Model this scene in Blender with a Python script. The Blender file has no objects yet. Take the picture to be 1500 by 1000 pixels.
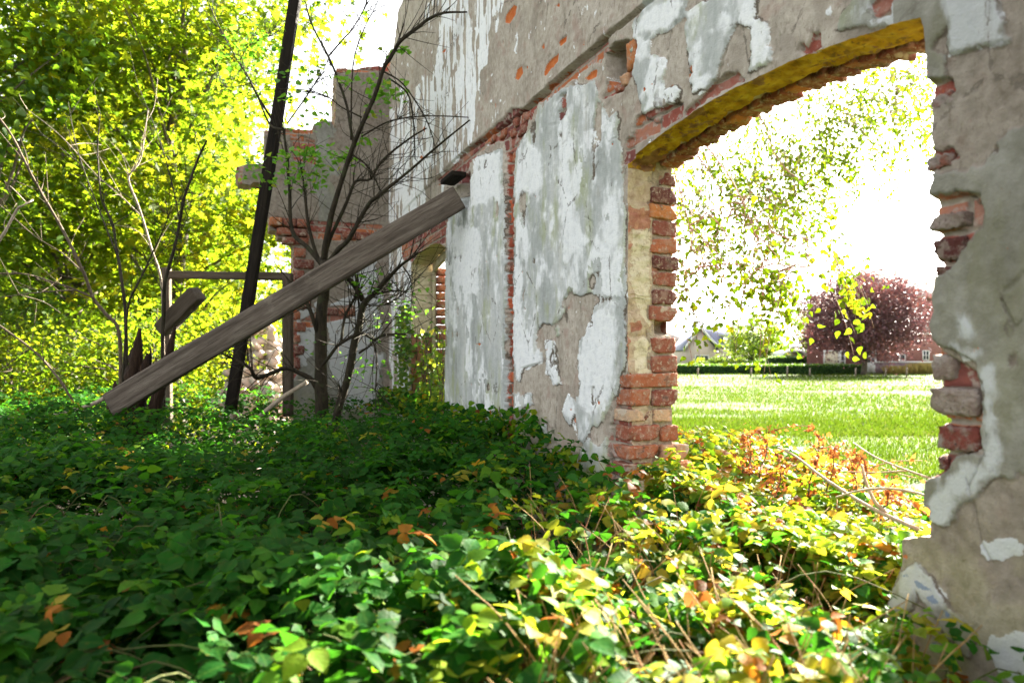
import bpy, math
import numpy as np
from math import radians, pi, sin, cos
rng = np.random.default_rng(7)
SC = bpy.context.scene
COL = SC.collection
EYE = 1.25                      # camera height above the ground
HOR = 525.0                     # picture row of the horizon (1500 x 1000 tracing grid)
A = np.array

def at(px, py, y):
    """world point seen at traced position (px, py) at distance y in front of the lens"""
    return A([(px - 750.0) / 1000.0 * y, y, EYE + (HOR - py) / 1000.0 * y])

# ------------------------------------------------------------------ objects
def link(o, parent=None):
    COL.objects.link(o)
    if parent is not None:
        o.parent = parent
    return o

def tag(o, label=None, cat=None, group=None, kind=None):
    if label: o['label'] = label
    if cat: o['category'] = cat
    if group: o['group'] = group
    if kind: o['kind'] = kind
    return o

def empty(name, loc, label, cat, group=None):
    o = bpy.data.objects.new(name, None)
    o.location = [float(v) for v in loc]
    o.empty_display_size = 0.1
    link(o)
    return tag(o, label, cat, group)

class Geo:
    """collects vertices and faces of ONE mesh"""
    def __init__(self):
        self.V = []; self.F = {}; self.n = 0; self.at = {}
    def add(self, V, faces, **attrs):
        V = np.asarray(V, float)
        m = len(V)
        for f in faces:
            f = np.asarray(f, np.int64)
            if f.size == 0: continue
            self.F.setdefault(f.shape[1], []).append(f + self.n)
        for k in set(list(attrs) + list(self.at)):
            if k not in self.at:
                self.at[k] = [np.zeros(self.n)] if self.n else []
            v = attrs.get(k, 0.0)
            v = np.broadcast_to(np.asarray(v, float), (m,)) if np.ndim(v) == 0 else np.asarray(v, float)
            self.at[k].append(v)
        self.V.append(V); self.n += m
        return self
    def build(self, name, mat, parent=None, loc=(0, 0, 0), smooth=False):
        V = np.concatenate(self.V) - np.asarray(loc, float)
        if parent is not None:
            base = A(parent.location)
            p = parent.parent
            while p is not None:
                base = base + A(p.location); p = p.parent
            V = np.concatenate(self.V) - base
        me = bpy.data.meshes.new(name)
        loops = []; starts = []; totals = []; c = 0
        for k, fl in self.F.items():
            f = np.concatenate(fl)
            loops.append(f.ravel()); starts.append(c + np.arange(len(f)) * k); totals.append(np.full(len(f), k))
            c += f.size
        loops = np.concatenate(loops); starts = np.concatenate(starts); totals = np.concatenate(totals)
        me.vertices.add(len(V)); me.vertices.foreach_set('co', V.astype(np.float32).ravel())
        me.loops.add(len(loops)); me.loops.foreach_set('vertex_index', loops.astype(np.int32))
        me.polygons.add(len(starts))
        me.polygons.foreach_set('loop_start', starts.astype(np.int32))
        try: me.polygons.foreach_set('loop_total', totals.astype(np.int32))
        except Exception: pass
        if smooth:
            me.polygons.foreach_set('use_smooth', np.ones(len(starts), bool))
        for k, v in self.at.items():
            a = me.attributes.new(k, 'FLOAT', 'POINT')
            a.data.foreach_set('value', np.concatenate(v).astype(np.float32))
        me.update(calc_edges=True)
        me.validate()
        if mat: me.materials.append(mat)
        o = bpy.data.objects.new(name, me)
        if parent is None: o.location = [float(v) for v in loc]
        return link(o, parent)

# ------------------------------------------------------------------ noise
def _lat(seed, n=256):
    return np.random.default_rng(seed).random((n, n))
def vnoise(x, y, seed=0):
    g = _lat(seed)
    xi = np.floor(x).astype(int); yi = np.floor(y).astype(int)
    fx = x - xi; fy = y - yi
    fx = fx * fx * (3 - 2 * fx); fy = fy * fy * (3 - 2 * fy)
    a = g[xi % 256, yi % 256]; b = g[(xi + 1) % 256, yi % 256]
    c = g[xi % 256, (yi + 1) % 256]; d = g[(xi + 1) % 256, (yi + 1) % 256]
    return (a * (1 - fx) + b * fx) * (1 - fy) + (c * (1 - fx) + d * fx) * fy
def fbm(x, y, seed=0, oct=4):
    x = np.asarray(x, float); y = np.asarray(y, float)
    t = 0; amp = 0.5; s = 0
    for i in range(oct):
        t = t + amp * vnoise(x * 2 ** i + 17.3 * i, y * 2 ** i + 9.1 * i, seed + i); s += amp; amp *= .5
    return t / s - 0.5
def sstep(a, b, x):
    t = np.clip((x - a) / (b - a), 0, 1)
    return t * t * (3 - 2 * t)

def poly_sd(px, py, poly):
    """signed distance, positive inside"""
    poly = np.asarray(poly, float)
    out = np.full(px.shape, -60.0)
    lo = poly.min(0) - 40; hi = poly.max(0) + 40
    m = (px > lo[0]) & (px < hi[0]) & (py > lo[1]) & (py < hi[1])
    x = px[m]; y = py[m]
    d2 = np.full(x.shape, 1e9); ins = np.zeros(x.shape, bool)
    for i in range(len(poly)):
        ax, ay = poly[i]; bx, by = poly[(i + 1) % len(poly)]
        ex, ey = bx - ax, by - ay
        t = np.clip(((x - ax) * ex + (y - ay) * ey) / (ex * ex + ey * ey + 1e-9), 0, 1)
        d2 = np.minimum(d2, (x - ax - t * ex) ** 2 + (y - ay - t * ey) ** 2)
        c = ((ay > y) != (by > y)) & (x < (bx - ax) * (y - ay) / (by - ay + 1e-12) + ax)
        ins ^= c
    out[m] = np.where(ins, 1, -1) * np.sqrt(d2)
    return out
def line_d(px, py, pts):
    """distance to an open polyline"""
    pts = np.asarray(pts, float)
    out = np.full(px.shape, 60.0)
    lo = pts.min(0) - 30; hi = pts.max(0) + 30
    m = (px > lo[0]) & (px < hi[0]) & (py > lo[1]) & (py < hi[1])
    x = px[m]; y = py[m]; d2 = np.full(x.shape, 3600.0)
    for i in range(len(pts) - 1):
        ax, ay = pts[i]; bx, by = pts[i + 1]; ex, ey = bx - ax, by - ay
        t = np.clip(((x - ax) * ex + (y - ay) * ey) / (ex * ex + ey * ey + 1e-9), 0, 1)
        d2 = np.minimum(d2, (x - ax - t * ex) ** 2 + (y - ay - t * ey) ** 2)
    out[m] = np.sqrt(d2)
    return out
def polys_sd(px, py, polys):
    o = np.full(px.shape, -60.0)
    for p in polys: o = np.maximum(o, poly_sd(px, py, p))
    return o

# ------------------------------------------------------------------ shapes
def unit(v):
    v = np.asarray(v, float)
    return v / (np.linalg.norm(v, axis=-1, keepdims=True) + 1e-12)

def spline(pts, n=4):
    P = np.asarray(pts, float)
    if len(P) < 3 or n < 2:
        return P
    Q = np.vstack([2 * P[0] - P[1], P, 2 * P[-1] - P[-2]])
    out = []
    for i in range(1, len(Q) - 2):
        p0, p1, p2, p3 = Q[i - 1:i + 3]
        for t in np.linspace(0, 1, n, endpoint=False):
            out.append(.5 * (2 * p1 + (p2 - p0) * t + (2 * p0 - 5 * p1 + 4 * p2 - p3) * t ** 2 + (3 * p1 - p0 - 3 * p2 + p3) * t ** 3))
    out.append(P[-1])
    return A(out)

def tube(pts, rads, seg=6, wob=0.0, seed=0):
    P = np.asarray(pts, float); n = len(P)
    R = np.interp(np.linspace(0, 1, n), np.linspace(0, 1, len(rads)), rads) if np.ndim(rads) else np.full(n, rads)
    T = unit(np.gradient(P, axis=0))
    u = np.cross(T[0], [0.31, 0.2, 0.93]); u = u / (np.linalg.norm(u) + 1e-9)
    V = []
    r = np.random.default_rng(seed)
    for i in range(n):
        u = u - T[i] * np.dot(u, T[i]); u = u / (np.linalg.norm(u) + 1e-9)
        w = np.cross(T[i], u)
        a = np.linspace(0, 2 * pi, seg, endpoint=False)
        rr = R[i] * (1 + wob * (r.random(seg) - .5))
        V.append(P[i] + np.outer(np.cos(a) * rr, u) + np.outer(np.sin(a) * rr, w))
    V = np.concatenate(V + [P[:1], P[-1:]])
    i = np.arange(n - 1)[:, None] * seg; j = np.arange(seg)[None, :]
    q = np.stack([i + j, i + (j + 1) % seg, i + seg + (j + 1) % seg, i + seg + j], -1).reshape(-1, 4)
    c0 = n * seg; k = np.arange(seg)
    t = np.concatenate([np.stack([np.full(seg, c0), (k + 1) % seg, k], -1),
                        np.stack([np.full(seg, c0 + 1), (n - 1) * seg + k, (n - 1) * seg + (k + 1) % seg], -1)])
    return V, [q, t]

def box_grid(nx, ny, nz):
    """surface lattice of a unit cube centred on 0, as verts + quads"""
    idx = {}; V = []; F = []
    def vid(i, j, k):
        key = (i, j, k)
        if key not in idx:
            idx[key] = len(V); V.append((i / nx - .5, j / ny - .5, k / nz - .5))
        return idx[key]
    for i in range(nx):
        for j in range(ny):
            F.append([vid(i, j, 0), vid(i, j + 1, 0), vid(i + 1, j + 1, 0), vid(i + 1, j, 0)])
            F.append([vid(i, j, nz), vid(i + 1, j, nz), vid(i + 1, j + 1, nz), vid(i, j + 1, nz)])
    for i in range(nx):
        for k in range(nz):
            F.append([vid(i, 0, k), vid(i + 1, 0, k), vid(i + 1, 0, k + 1), vid(i, 0, k + 1)])
            F.append([vid(i, ny, k), vid(i, ny, k + 1), vid(i + 1, ny, k + 1), vid(i + 1, ny, k)])
    for j in range(ny):
        for k in range(nz):
            F.append([vid(0, j, k), vid(0, j, k + 1), vid(0, j + 1, k + 1), vid(0, j + 1, k)])
            F.append([vid(nx, j, k), vid(nx, j + 1, k), vid(nx, j + 1, k + 1), vid(nx, j, k + 1)])
    return A(V), A(F)
_BG = {}
def rough_box(c, ex, ey, ez, rough=.003, rnd=.006, n=(6, 5, 4), seed=0, chip=0.0):
    """weathered box: centre c, full edge vectors ex, ey, ez"""
    if n not in _BG: _BG[n] = box_grid(*n)
    V0, F = _BG[n]
    L = A([np.linalg.norm(e) for e in (ex, ey, ez)])
    U = A([unit(ex), unit(ey), unit(ez)])
    P = V0 * L
    half = L / 2
    inn = np.clip(P, -(half - rnd), half - rnd)
    d = P - inn; dl = np.linalg.norm(d, axis=1, keepdims=True)
    P = inn + np.where(dl > 1e-9, d / np.maximum(dl, 1e-9) * np.minimum(dl, rnd), 0)
    r = np.random.default_rng(seed)
    P = P + r.normal(0, rough, P.shape)
    if chip > 0:
        for _ in range(2):
            cx = (r.integers(0, 2, 3) * 2 - 1) * half
            dd = np.linalg.norm(P - cx, axis=1)
            P -= (cx / half * chip) * np.clip(1 - dd / (chip * 4), 0, 1)[:, None]
    return np.asarray(c, float) + P @ U, [F]
def box(c, ex, ey, ez):
    V0, F = box_grid(1, 1, 1)
    return np.asarray(c, float) + V0 @ A([ex, ey, ez], float), [F]
def abox(x0, x1, y0, y1, z0, z1):
    return box(((x0 + x1) / 2, (y0 + y1) / 2, (z0 + z1) / 2), (x1 - x0, 0, 0), (0, y1 - y0, 0), (0, 0, z1 - z0))
def prism(poly, ext):
    """closed prism: planar polygon (n,3) pushed along ext; polygon convex or fan-safe ngon"""
    P = np.asarray(poly, float); n = len(P); ext = np.asarray(ext, float)
    V = np.vstack([P, P + ext]); k = np.arange(n)
    side = np.stack([k, (k + 1) % n, (k + 1) % n + n, k + n], -1)
    return V, [side, k[None, ::-1], (k + n)[None]]

# ------------------------------------------------------------------ leaves
def leaf_tmpl(ns, width=.36, serr=0.0, fold=.3, droop=.25, peak=.75):
    t = np.linspace(0, 1, ns)
    w = np.sin(pi * t ** peak) * width
    w[0] = .02; w[-1] = 0.0
    if serr: w = w * np.where(np.arange(ns) % 2 == 0, 1, 1 - serr)
    V = []; lu = []; lv = []
    for a, b in zip(t, w):
        z = -droop * a * a
        for sgn in (-1, 0, 1):
            V.append((sgn * b, a, z + fold * abs(sgn) * b)); lu.append(sgn * b / width); lv.append(a)
    F = []
    for i in range(ns - 1):
        a = i * 3
        F.append([a, a + 1, a + 4, a + 3]); F.append([a + 1, a + 2, a + 5, a + 4])
    return A(V), [A(F)], A(lu), A(lv)
def star_tmpl():
    """five-lobed maple leaf, fan from the base"""
    ang = radians(1) * A([-150, -100, -75, -52, -28, 0, 28, 52, 75, 100, 150])
    r = A([.22, .5, .28, .62, .34, .72, .34, .62, .28, .5, .22])
    V = [(0, .28, 0)]
    for a, q in zip(ang, r):
        V.append((sin(a) * q, .28 + cos(a) * q, .05 - .22 * q * q + .05 * abs(sin(3 * a))))
    F = [[0, i, i + 1] for i in range(1, 11)]
    V = A(V)
    return V, [A(F)], V[:, 0] / .6, V[:, 1]
def kite_tmpl(width=.38):
    V = A([(0, 0, 0), (width, .42, .1), (0, 1, -.15), (-width, .42, .1), (0, .45, -.02)])
    F = A([[0, 1, 4], [1, 2, 4], [2, 3, 4], [3, 0, 4]])
    return V, [F], V[:, 0] / width, V[:, 1]
def round_tmpl():
    V = A([(0, 0, 0), (.3, .12, .06), (.42, .4, .1), (.2, .75, .02), (0, 1.05, -.15), (-.2, .75, .02), (-.42, .4, .1), (-.3, .12, .06), (0, .45, -.03)])
    F = A([[i, (i + 1) % 8, 8] for i in range(8)])
    return V, [F], V[:, 0] / .42, V[:, 1]

def leaves(geo, tmpl, pos, tip, nrm, size, tint):
    TV, TF, lu, lv = tmpl
    m = len(pos); k = len(TV)
    if m == 0: return
    y = unit(tip); x = unit(np.cross(y, nrm)); z = np.cross(x, y)
    size = np.broadcast_to(size, (m,))
    V = pos[:, None, :] + size[:, None, None] * (TV[None, :, 0, None] * x[:, None] + TV[None, :, 1, None] * y[:, None] + TV[None, :, 2, None] * z[:, None])
    off = (np.arange(m) * k)[:, None, None]
    Fs = [(f[None] + off).reshape(-1, f.shape[1]) for f in TF]
    geo.add(V.reshape(-1, 3), Fs, tint=np.repeat(np.broadcast_to(tint, (m,)), k), lu=np.tile(lu, m), lv=np.tile(lv, m))
def rdir(n, r=rng):
    return unit(r.normal(size=(n, 3)))

# ------------------------------------------------------------------ materials
class NT:
    def __init__(self, name):
        self.m = bpy.data.materials.new(name); self.m.use_nodes = True
        self.t = self.m.node_tree; self.t.nodes.clear()
        self.out = self.t.nodes.new('ShaderNodeOutputMaterial')
        self.co = self.t.nodes.new('ShaderNodeTexCoord').outputs['Object']
    def n(self, typ, **p):
        nd = self.t.nodes.new(typ)
        for k, v in p.items(): setattr(nd, k, v)
        return nd
    def put(self, sock, v):
        if isinstance(v, bpy.types.NodeSocket): self.t.links.new(v, sock)
        elif isinstance(v, (tuple, list)):
            sock.default_value = tuple(v) + ((1,) if len(v) == 3 and len(sock.default_value) == 4 else ())
        else: sock.default_value = v
    def attr(self, name):
        return self.n('ShaderNodeAttribute', attribute_name=name).outputs['Fac']
    def noise(self, scale, detail=4, rough=.55, vec=None, dist=0.0):
        nd = self.n('ShaderNodeTexNoise')
        self.put(nd.inputs['Vector'], vec if vec is not None else self.co)
        nd.inputs['Scale'].default_value = scale; nd.inputs['Detail'].default_value = detail
        nd.inputs['Roughness'].default_value = rough; nd.inputs['Distortion'].default_value = dist
        return nd.outputs['Fac']
    def stretch(self, sx, sy, sz, rot=(0, 0, 0)):
        nd = self.n('ShaderNodeMapping'); self.put(nd.inputs['Vector'], self.co)
        nd.inputs['Scale'].default_value = (sx, sy, sz); nd.inputs['Rotation'].default_value = rot
        return nd.outputs['Vector']
    def math(self, op, a, b=0.0, clamp=False):
        nd = self.n('ShaderNodeMath', operation=op, use_clamp=clamp)
        self.put(nd.inputs[0], a); self.put(nd.inputs[1], b); return nd.outputs[0]
    def step(self, a, b, x):
        nd = self.n('ShaderNodeMapRange', interpolation_type='SMOOTHSTEP')
        self.put(nd.inputs['Value'], x); nd.inputs['From Min'].default_value = a; nd.inputs['From Max'].default_value = b
        return nd.outputs['Result']
    def ramp(self, fac, stops, mode='LINEAR'):
        nd = self.n('ShaderNodeValToRGB'); cr = nd.color_ramp; cr.interpolation = mode
        while len(cr.elements) < len(stops): cr.elements.new(.5)
        for e, (p, c) in zip(cr.elements, stops): e.position = p; e.color = tuple(c) + (1,)
        self.put(nd.inputs['Fac'], fac); return nd.outputs['Color']
    def mix(self, fac, a, b, typ='MIX'):
        nd = self.n('ShaderNodeMix', data_type='RGBA', blend_type=typ)
        self.put(nd.inputs[0], fac)
        self.put(nd.inputs[6], a); self.put(nd.inputs[7], b); return nd.outputs[2]
    def bump(self, h, strength=.3, dist=.01):
        nd = self.n('ShaderNodeBump'); self.put(nd.inputs['Height'], h)
        nd.inputs['Strength'].default_value = strength; nd.inputs['Distance'].default_value = dist
        return nd.outputs['Normal']
    def bsdf(self, col, rough=.8, normal=None, spec=.3, metal=0.0):
        b = self.n('ShaderNodeBsdfPrincipled')
        self.put(b.inputs['Base Color'], col); self.put(b.inputs['Roughness'], rough)
        b.inputs['Specular IOR Level'].default_value = spec; b.inputs['Metallic'].default_value = metal
        if normal is not None: self.put(b.inputs['Normal'], normal)
        return b.outputs[0]
    def done(self, sh):
        self.t.links.new(sh, self.out.inputs['Surface']); return self.m

LEAF_K = {'maple_leaf': .74, 'deep_green_leaf': .85, 'birch_leaf': .62, 'grass': .74, 'hedge_leaf': .8}
def leaf_mat(name, stops, tstops=None, tr=.4, rough=.45, vein=0.0, spec=.35):
    k_ = LEAF_K.get(name, 1.0)
    stops = [(p, tuple(v * k_ for v in c)) for p, c in stops]
    tstops = [(p, tuple(v * k_ for v in c)) for p, c in tstops] if tstops else None
    N = NT(name); t = N.attr('tint')
    c = N.ramp(t, stops)
    if vein:
        lu = N.attr('lu'); lv = N.attr('lv')
        au = N.math('ABSOLUTE', lu)
        mid = N.math('SUBTRACT', 1.0, N.step(0.0, .09, au))
        ph = N.math('SINE', N.math('MULTIPLY', N.math('SUBTRACT', lv, N.math('MULTIPLY', au, .34)), 34.0))
        lat = N.step(.8, 1.0, ph)
        c = N.mix(N.math('MULTIPLY', N.math('MAXIMUM', mid, N.math('MULTIPLY', lat, .14)), vein), c, N.mix(.55, c, (.16, .28, .04)))
        blot = N.noise(60, 3)
        c = N.mix(N.math('MULTIPLY', N.step(.64, .74, blot), .4), c, (.13, .08, .02))
    tc = N.ramp(t, tstops) if tstops else c
    nrm = None
    if vein:
        tc = N.mix(N.math('MULTIPLY', N.math('MAXIMUM', mid, N.math('MULTIPLY', lat, .18)), .25), tc, (.06, .10, .01))
        c = N.mix(N.math('MULTIPLY', N.step(.38, .62, N.noise(34, 5, .65)), .6), c, N.mix(.55, c, (.02, .03, .004)))
        c = N.mix(N.math('MULTIPLY', N.step(.55, .95, N.math('ADD', au, N.math('MULTIPLY', N.math('SUBTRACT', N.noise(45, 4), .5), .9))), .30), c, N.mix(.5, c, (.16, .10, .02)))
        nrm = N.bump(N.math('ADD', N.math('MULTIPLY', ph, -.06), N.math('MULTIPLY', N.noise(120, 3), 1.2)),   .35, .003)
    b = N.bsdf(c, rough, nrm, spec=spec)
    tl = N.n('ShaderNodeBsdfTranslucent'); N.put(tl.inputs['Color'], tc)
    mx = N.n('ShaderNodeMixShader'); mx.inputs['Fac'].default_value = tr
    N.t.links.new(b, mx.inputs[1]); N.t.links.new(tl.outputs[0], mx.inputs[2])
    return N.done(mx.outputs[0])
def bark_mat(name, c1, c2, c3=None, sc=30):
    N = NT(name)
    f = N.noise(sc, 6, .6, N.stretch(1, 1, .25)); g = N.noise(sc * .3, 3)
    c = N.ramp(f, [(.3, c1), (.7, c2)])
    if c3: c = N.mix(N.step(.55, .65, g), c, c3)
    return N.done(N.bsdf(c, .9, N.bump(f, .6, .01)))
def plain_mat(name, c1, c2=None, rough=.7, sc=8, spec=.3, bump=.0, metal=0.0):
    N = NT(name); f = N.noise(sc, 5)
    c = N.ramp(f, [(.3, c1), (.7, c2 or tuple(v * .8 for v in c1))])
    return N.done(N.bsdf(c, rough, N.bump(f, bump, .01) if bump else None, spec, metal))
# ================================================================== the main wall
WP = A([0.4505, 2.65]); WD = A([-.3872, .9220]); WN = A([.9220, .3872])   # left jamb corner, run of the wall, outward normal
def wall_pt(s, z, w=0.0):
    """point of the wall: s along it, z above the eye, w outward through its thickness"""
    s, z, w = np.broadcast_arrays(np.asarray(s, float), np.asarray(z, float), np.asarray(w, float))
    return np.stack([WP[0] + WD[0] * s + WN[0] * w, WP[1] + WD[1] * s + WN[1] * w, EYE + z], -1)
def s_of(px):
    u = (np.asarray(px, float) - 750) / 1000
    return (WP[0] - u * WP[1]) / (u * WD[1] - WD[0])
def px_of(s): return 750 + 1000 * (WP[0] + WD[0] * s) / (WP[1] + WD[1] * s)
def wallY(px): return WP[1] + WD[1] * s_of(px)
def z_of(px, py): return (HOR - py) / 1000 * wallY(px)
T_WALL = .22

def cut_face(S, Z, solid, disp, P3, attrs, mat, name, parent, smooth=True):
    """lattice face with openings; returns ordered boundary edges (vertex ids, positions)"""
    nr, nc = S.shape
    inside = solid > 0
    cell = (inside[:-1, :-1].astype(int) + inside[1:, :-1] + inside[:-1, 1:] + inside[1:, 1:]) >= 2
    vk = np.zeros((nr, nc), bool); vd = np.zeros((nr, nc), bool)
    for a in (0, 1):
        for b in (0, 1):
            vk[a:nr - 1 + a, b:nc - 1 + b] |= cell; vd[a:nr - 1 + a, b:nc - 1 + b] |= ~cell
    edge = vk & vd
    gz, gs = np.gradient(solid)
    dz = np.gradient(Z, axis=0); ds = np.gradient(S, axis=1)
    gz = gz / dz; gs = gs / ds
    g2 = gz ** 2 + gs ** 2 + 1e-9
    ms = np.clip(-solid * gs / g2, -1.2 * abs(ds), 1.2 * abs(ds)); mz = np.clip(-solid * gz / g2, -1.2 * abs(dz), 1.2 * abs(dz))
    S2 = np.where(edge, S + ms, S); Z2 = np.where(edge, Z + mz, Z)
    V = P3(S2, Z2, disp).reshape(-1, 3)
    ids = np.arange(nr * nc).reshape(nr, nc)
    a, b, c, d = ids[:-1, :-1], ids[:-1, 1:], ids[1:, 1:], ids[1:, :-1]
    F = np.stack([a, b, c, d], -1)[cell]
    used = np.zeros(nr * nc, bool); used[F.ravel()] = True
    remap = np.cumsum(used) - 1
    g = Geo(); g.add(V[used], [remap[F]], **{k: v.ravel()[used] for k, v in attrs.items()})
    # boundary edges, directed as their face runs
    E = np.concatenate([F[:, [0, 1]], F[:, [1, 2]], F[:, [2, 3]], F[:, [3, 0]]])
    key = np.sort(E, 1); key = key[:, 0] * (nr * nc) + key[:, 1]
    uq, first, cnt = np.unique(key, return_index=True, return_counts=True)
    be = E[first[cnt == 1]]
    o = g.build(name, mat, parent, smooth=smooth)
    return o, be, S2.ravel(), Z2.ravel(), disp.ravel()

# ---- traced features, picture rows and columns of the wall plane
SKIM = [
 [(655,330),(662,300),(683,283),(690,262),(700,228),(737,218),(741,300),(742,420),(740,560),(742,645),(690,640),(640,640),(648,560),(655,500),(652,430)],
 [(756,215),(775,195),(790,160),(812,135),(870,118),(888,165),(905,180),(914,240),(917,330),(918,440),(880,437),(868,430),(842,433),(838,425),(826,440),(828,462),(824,485),(818,492),(812,476),(798,474),(788,485),(787,505),(797,518),(796,530),(770,540),(762,556),(756,555),(752,450)],
 [(880,437),(918,437),(916,530),(905,575),(893,600),(885,620),(868,625),(855,650),(845,640),(828,610),(825,590),(833,575),(845,590),(850,560),(846,525),(850,500),(866,478),(872,450)],
 [(800,500),(812,497),(818,540),(824,562),(812,565),(802,545)],
 [(790,625),(800,623),(803,650),(797,652)],
 [(752,575),(782,575),(783,592),(770,595),(755,605)],
 [(862,640),(878,655),(890,640),(893,705),(840,708),(845,680),(850,660)],
 [(928,40),(950,0),(960,-25),(1012,-30),(1008,0),(1000,30),(985,45),(965,48),(955,60),(953,80),(975,85),(978,100),(973,120),(970,140),(963,170),(958,177),(943,175),(938,150),(930,110),(925,70)],
 [(972,135),(985,128),(996,130),(990,150),(978,150)],
 [(893,170),(903,163),(908,175),(905,200),(893,208),(886,190)],
 [(1008,20),(1040,0),(1060,-30),(1112,-30),(1110,0),(1102,28),(1122,35),(1128,50),(1125,65),(1133,75),(1130,90),(1115,100),(1095,108),(1103,80),(1104,40),(1080,38),(1072,50),(1063,80),(1050,118),(1035,132),(1015,140),(1013,100),(1009,60)],
 [(1225,45),(1250,0),(1270,-30),(1400,-30),(1390,0),(1388,40),(1360,74),(1300,40),(1270,44)],
 [(1388,0),(1400,-30),(1470,-30),(1466,0),(1472,30),(1476,60),(1455,68),(1430,72),(1395,80)],
 [(1350,70),(1386,80),(1387,118),(1350,130)],
 [(1510,180),(1480,200),(1460,230),(1440,245),(1390,250),(1350,250),(1350,292),(1380,288),(1420,282),(1440,295),(1442,330),(1420,352),(1405,368),(1390,392),(1350,405),(1350,480),(1390,515),(1425,530),(1440,560),(1442,600),(1436,640),(1440,662),(1400,668),(1360,700),(1345,760),(1385,770),(1420,735),(1460,700),(1510,690)],
 [(1300,880),(1325,838),(1345,828),(1372,850),(1395,892),(1430,930),(1420,960),(1370,900),(1345,870),(1330,895),(1305,900)],
]
WHITE = [
 [(820,180),(835,170),(845,215),(838,240),(845,290),(850,330),(862,345),(868,355),(838,380),(826,385),(828,345),(820,320),(822,260)],
 [(757,240),(775,212),(795,222),(795,270),(785,285),(765,280),(757,300)],
 [(858,195),(875,190),(870,215),(858,228)],
 [(752,440),(762,420),(775,505),(790,520),(797,530),(765,545),(757,557),(752,480)],
 [(865,470),(890,450),(905,470),(904,540),(890,590),(868,612),(850,590),(848,560),(846,520)],
 [(800,498),(813,496),(819,540),(825,563),(812,566),(801,545)],
 [(824,595),(834,572),(842,610),(848,642)],
 [(697,232),(735,222),(736,300),(725,290),(712,300),(690,305),(693,260)],
 [(668,330),(702,335),(706,380),(700,430),(690,430),(682,460),(678,420),(664,410)],
 [(652,380),(660,372),(664,470),(655,490)],
 [(960,10),(990,0),(1004,10),(985,42),(962,46),(930,52),(934,40)],[(928,50),(955,60),(952,85),(930,85)],
 [(955,84),(976,84),(978,102),(972,130),(966,172),(945,176),(946,130)],
 [(972,135),(985,128),(996,130),(990,150),(978,150)],
 [(1014,68),(1030,62),(1026,110),(1050,114),(1035,132),(1014,141)],
 [(1008,22),(1045,-5),(1030,10),(1010,40)],
 [(1088,-30),(1105,-30),(1104,32),(1124,36),(1129,58),(1112,90),(1103,80),(1104,42),(1084,37)],
 [(1060,20),(1072,25),(1066,60),(1060,40)],
 [(1388,0),(1400,-30),(1470,-30),(1466,0),(1472,30),(1476,60),(1455,68),(1430,72),(1395,80)],
 [(1407,465),(1420,470),(1425,495),(1412,490)], [(1398,505),(1432,520),(1410,530)],
 [(1440,545),(1455,540),(1460,600),(1466,650),(1456,690),(1444,692),(1451,640),(1438,580)],
 [(1380,705),(1410,682),(1450,682),(1456,692),(1440,715),(1405,730),(1386,772),(1366,768),(1362,740)],
 [(1443,800),(1490,790),(1505,800),(1480,815),(1445,818)],
 [(1305,880),(1325,840),(1345,830),(1370,852),(1392,890),(1370,880),(1345,860),(1330,892),(1305,896)],
 [(1440,935),(1510,915),(1510,1010),(1460,1000)],
]
STREAK = [[(640,-40),(738,-40),(728,50),(712,110),(700,180),(690,205),(672,230),(650,250),(630,290),(600,330),(560,420),(560,160),(600,120),(640,90)],
          [(566,330),(610,330),(606,420),(600,500),(600,620),(566,630)], [(556,200),(600,190),(570,330),(556,360)]]
BRICK = [
 [(690,215),(735,178),(752,160),(774,160),(772,190),(760,205),(752,240),(741,240),(739,205),(715,212),(680,240)],
 [(640,262),(672,236),(690,214),(700,212),(686,240),(684,268),(640,272)],
 [(770,160),(800,128),(835,105),(842,112),(815,135),(790,150),(772,172)],
 [(823,140),(832,135),(830,165),(821,175)],
 [(880,150),(890,120),(905,128),(925,85),(928,70),(920,62),(933,60),(928,100),(910,135),(890,140)],
 [(1000,165),(1040,128),(1060,110),(1080,105),(1090,118),(1060,130),(1030,150),(1005,168)],
 [(920,545),(905,582),(893,622),(888,720),(930,720),(926,545)],
 [(917,205),(928,200),(930,235),(915,240)], [(930,170),(960,160),(1000,150),(1000,170),(925,215)],
 [(1278,8),(1290,-5),(1308,0),(1305,20),(1285,26)],
 [(1180,80),(1186,45),(1200,48),(1205,70),(1190,78)], [(1165,75),(1178,55),(1182,78)],
 [(1350,122),(1394,116),(1398,132),(1370,150),(1350,165)], [(1350,225),(1398,214),(1408,232),(1350,250)],
 [(1350,290),(1412,284),(1438,286),(1440,318),(1416,360),(1394,392),(1350,412)],
 [(1340,480),(1388,520),(1430,542),(1440,600),(1436,655),(1400,668),(1380,700),(1340,700)],
 [(585,330),(640,318),(655,322),(652,356),(628,360),(610,372),(602,384),(588,380)],
]
SPOT = [[(742,34),(744,22),(755,8),(760,10),(757,24),(748,35)], [(757,116),(760,103),(767,97),(768,108),(762,118)],
 [(798,112),(803,96),(812,86),(820,80),(820,90),(808,104),(802,113)], [(817,10),(822,4),(823,11)], [(796,70),(800,63),(799,72)],
 [(857,115),(866,105),(875,101),(873,112),(862,119)], [(822,62),(834,52),(832,62),(824,68)],[(648,78),(656,70),(655,77)],
 [(620,190),(625,184),(624,194)],[(616,232),(620,226),(622,234)]]
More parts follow.
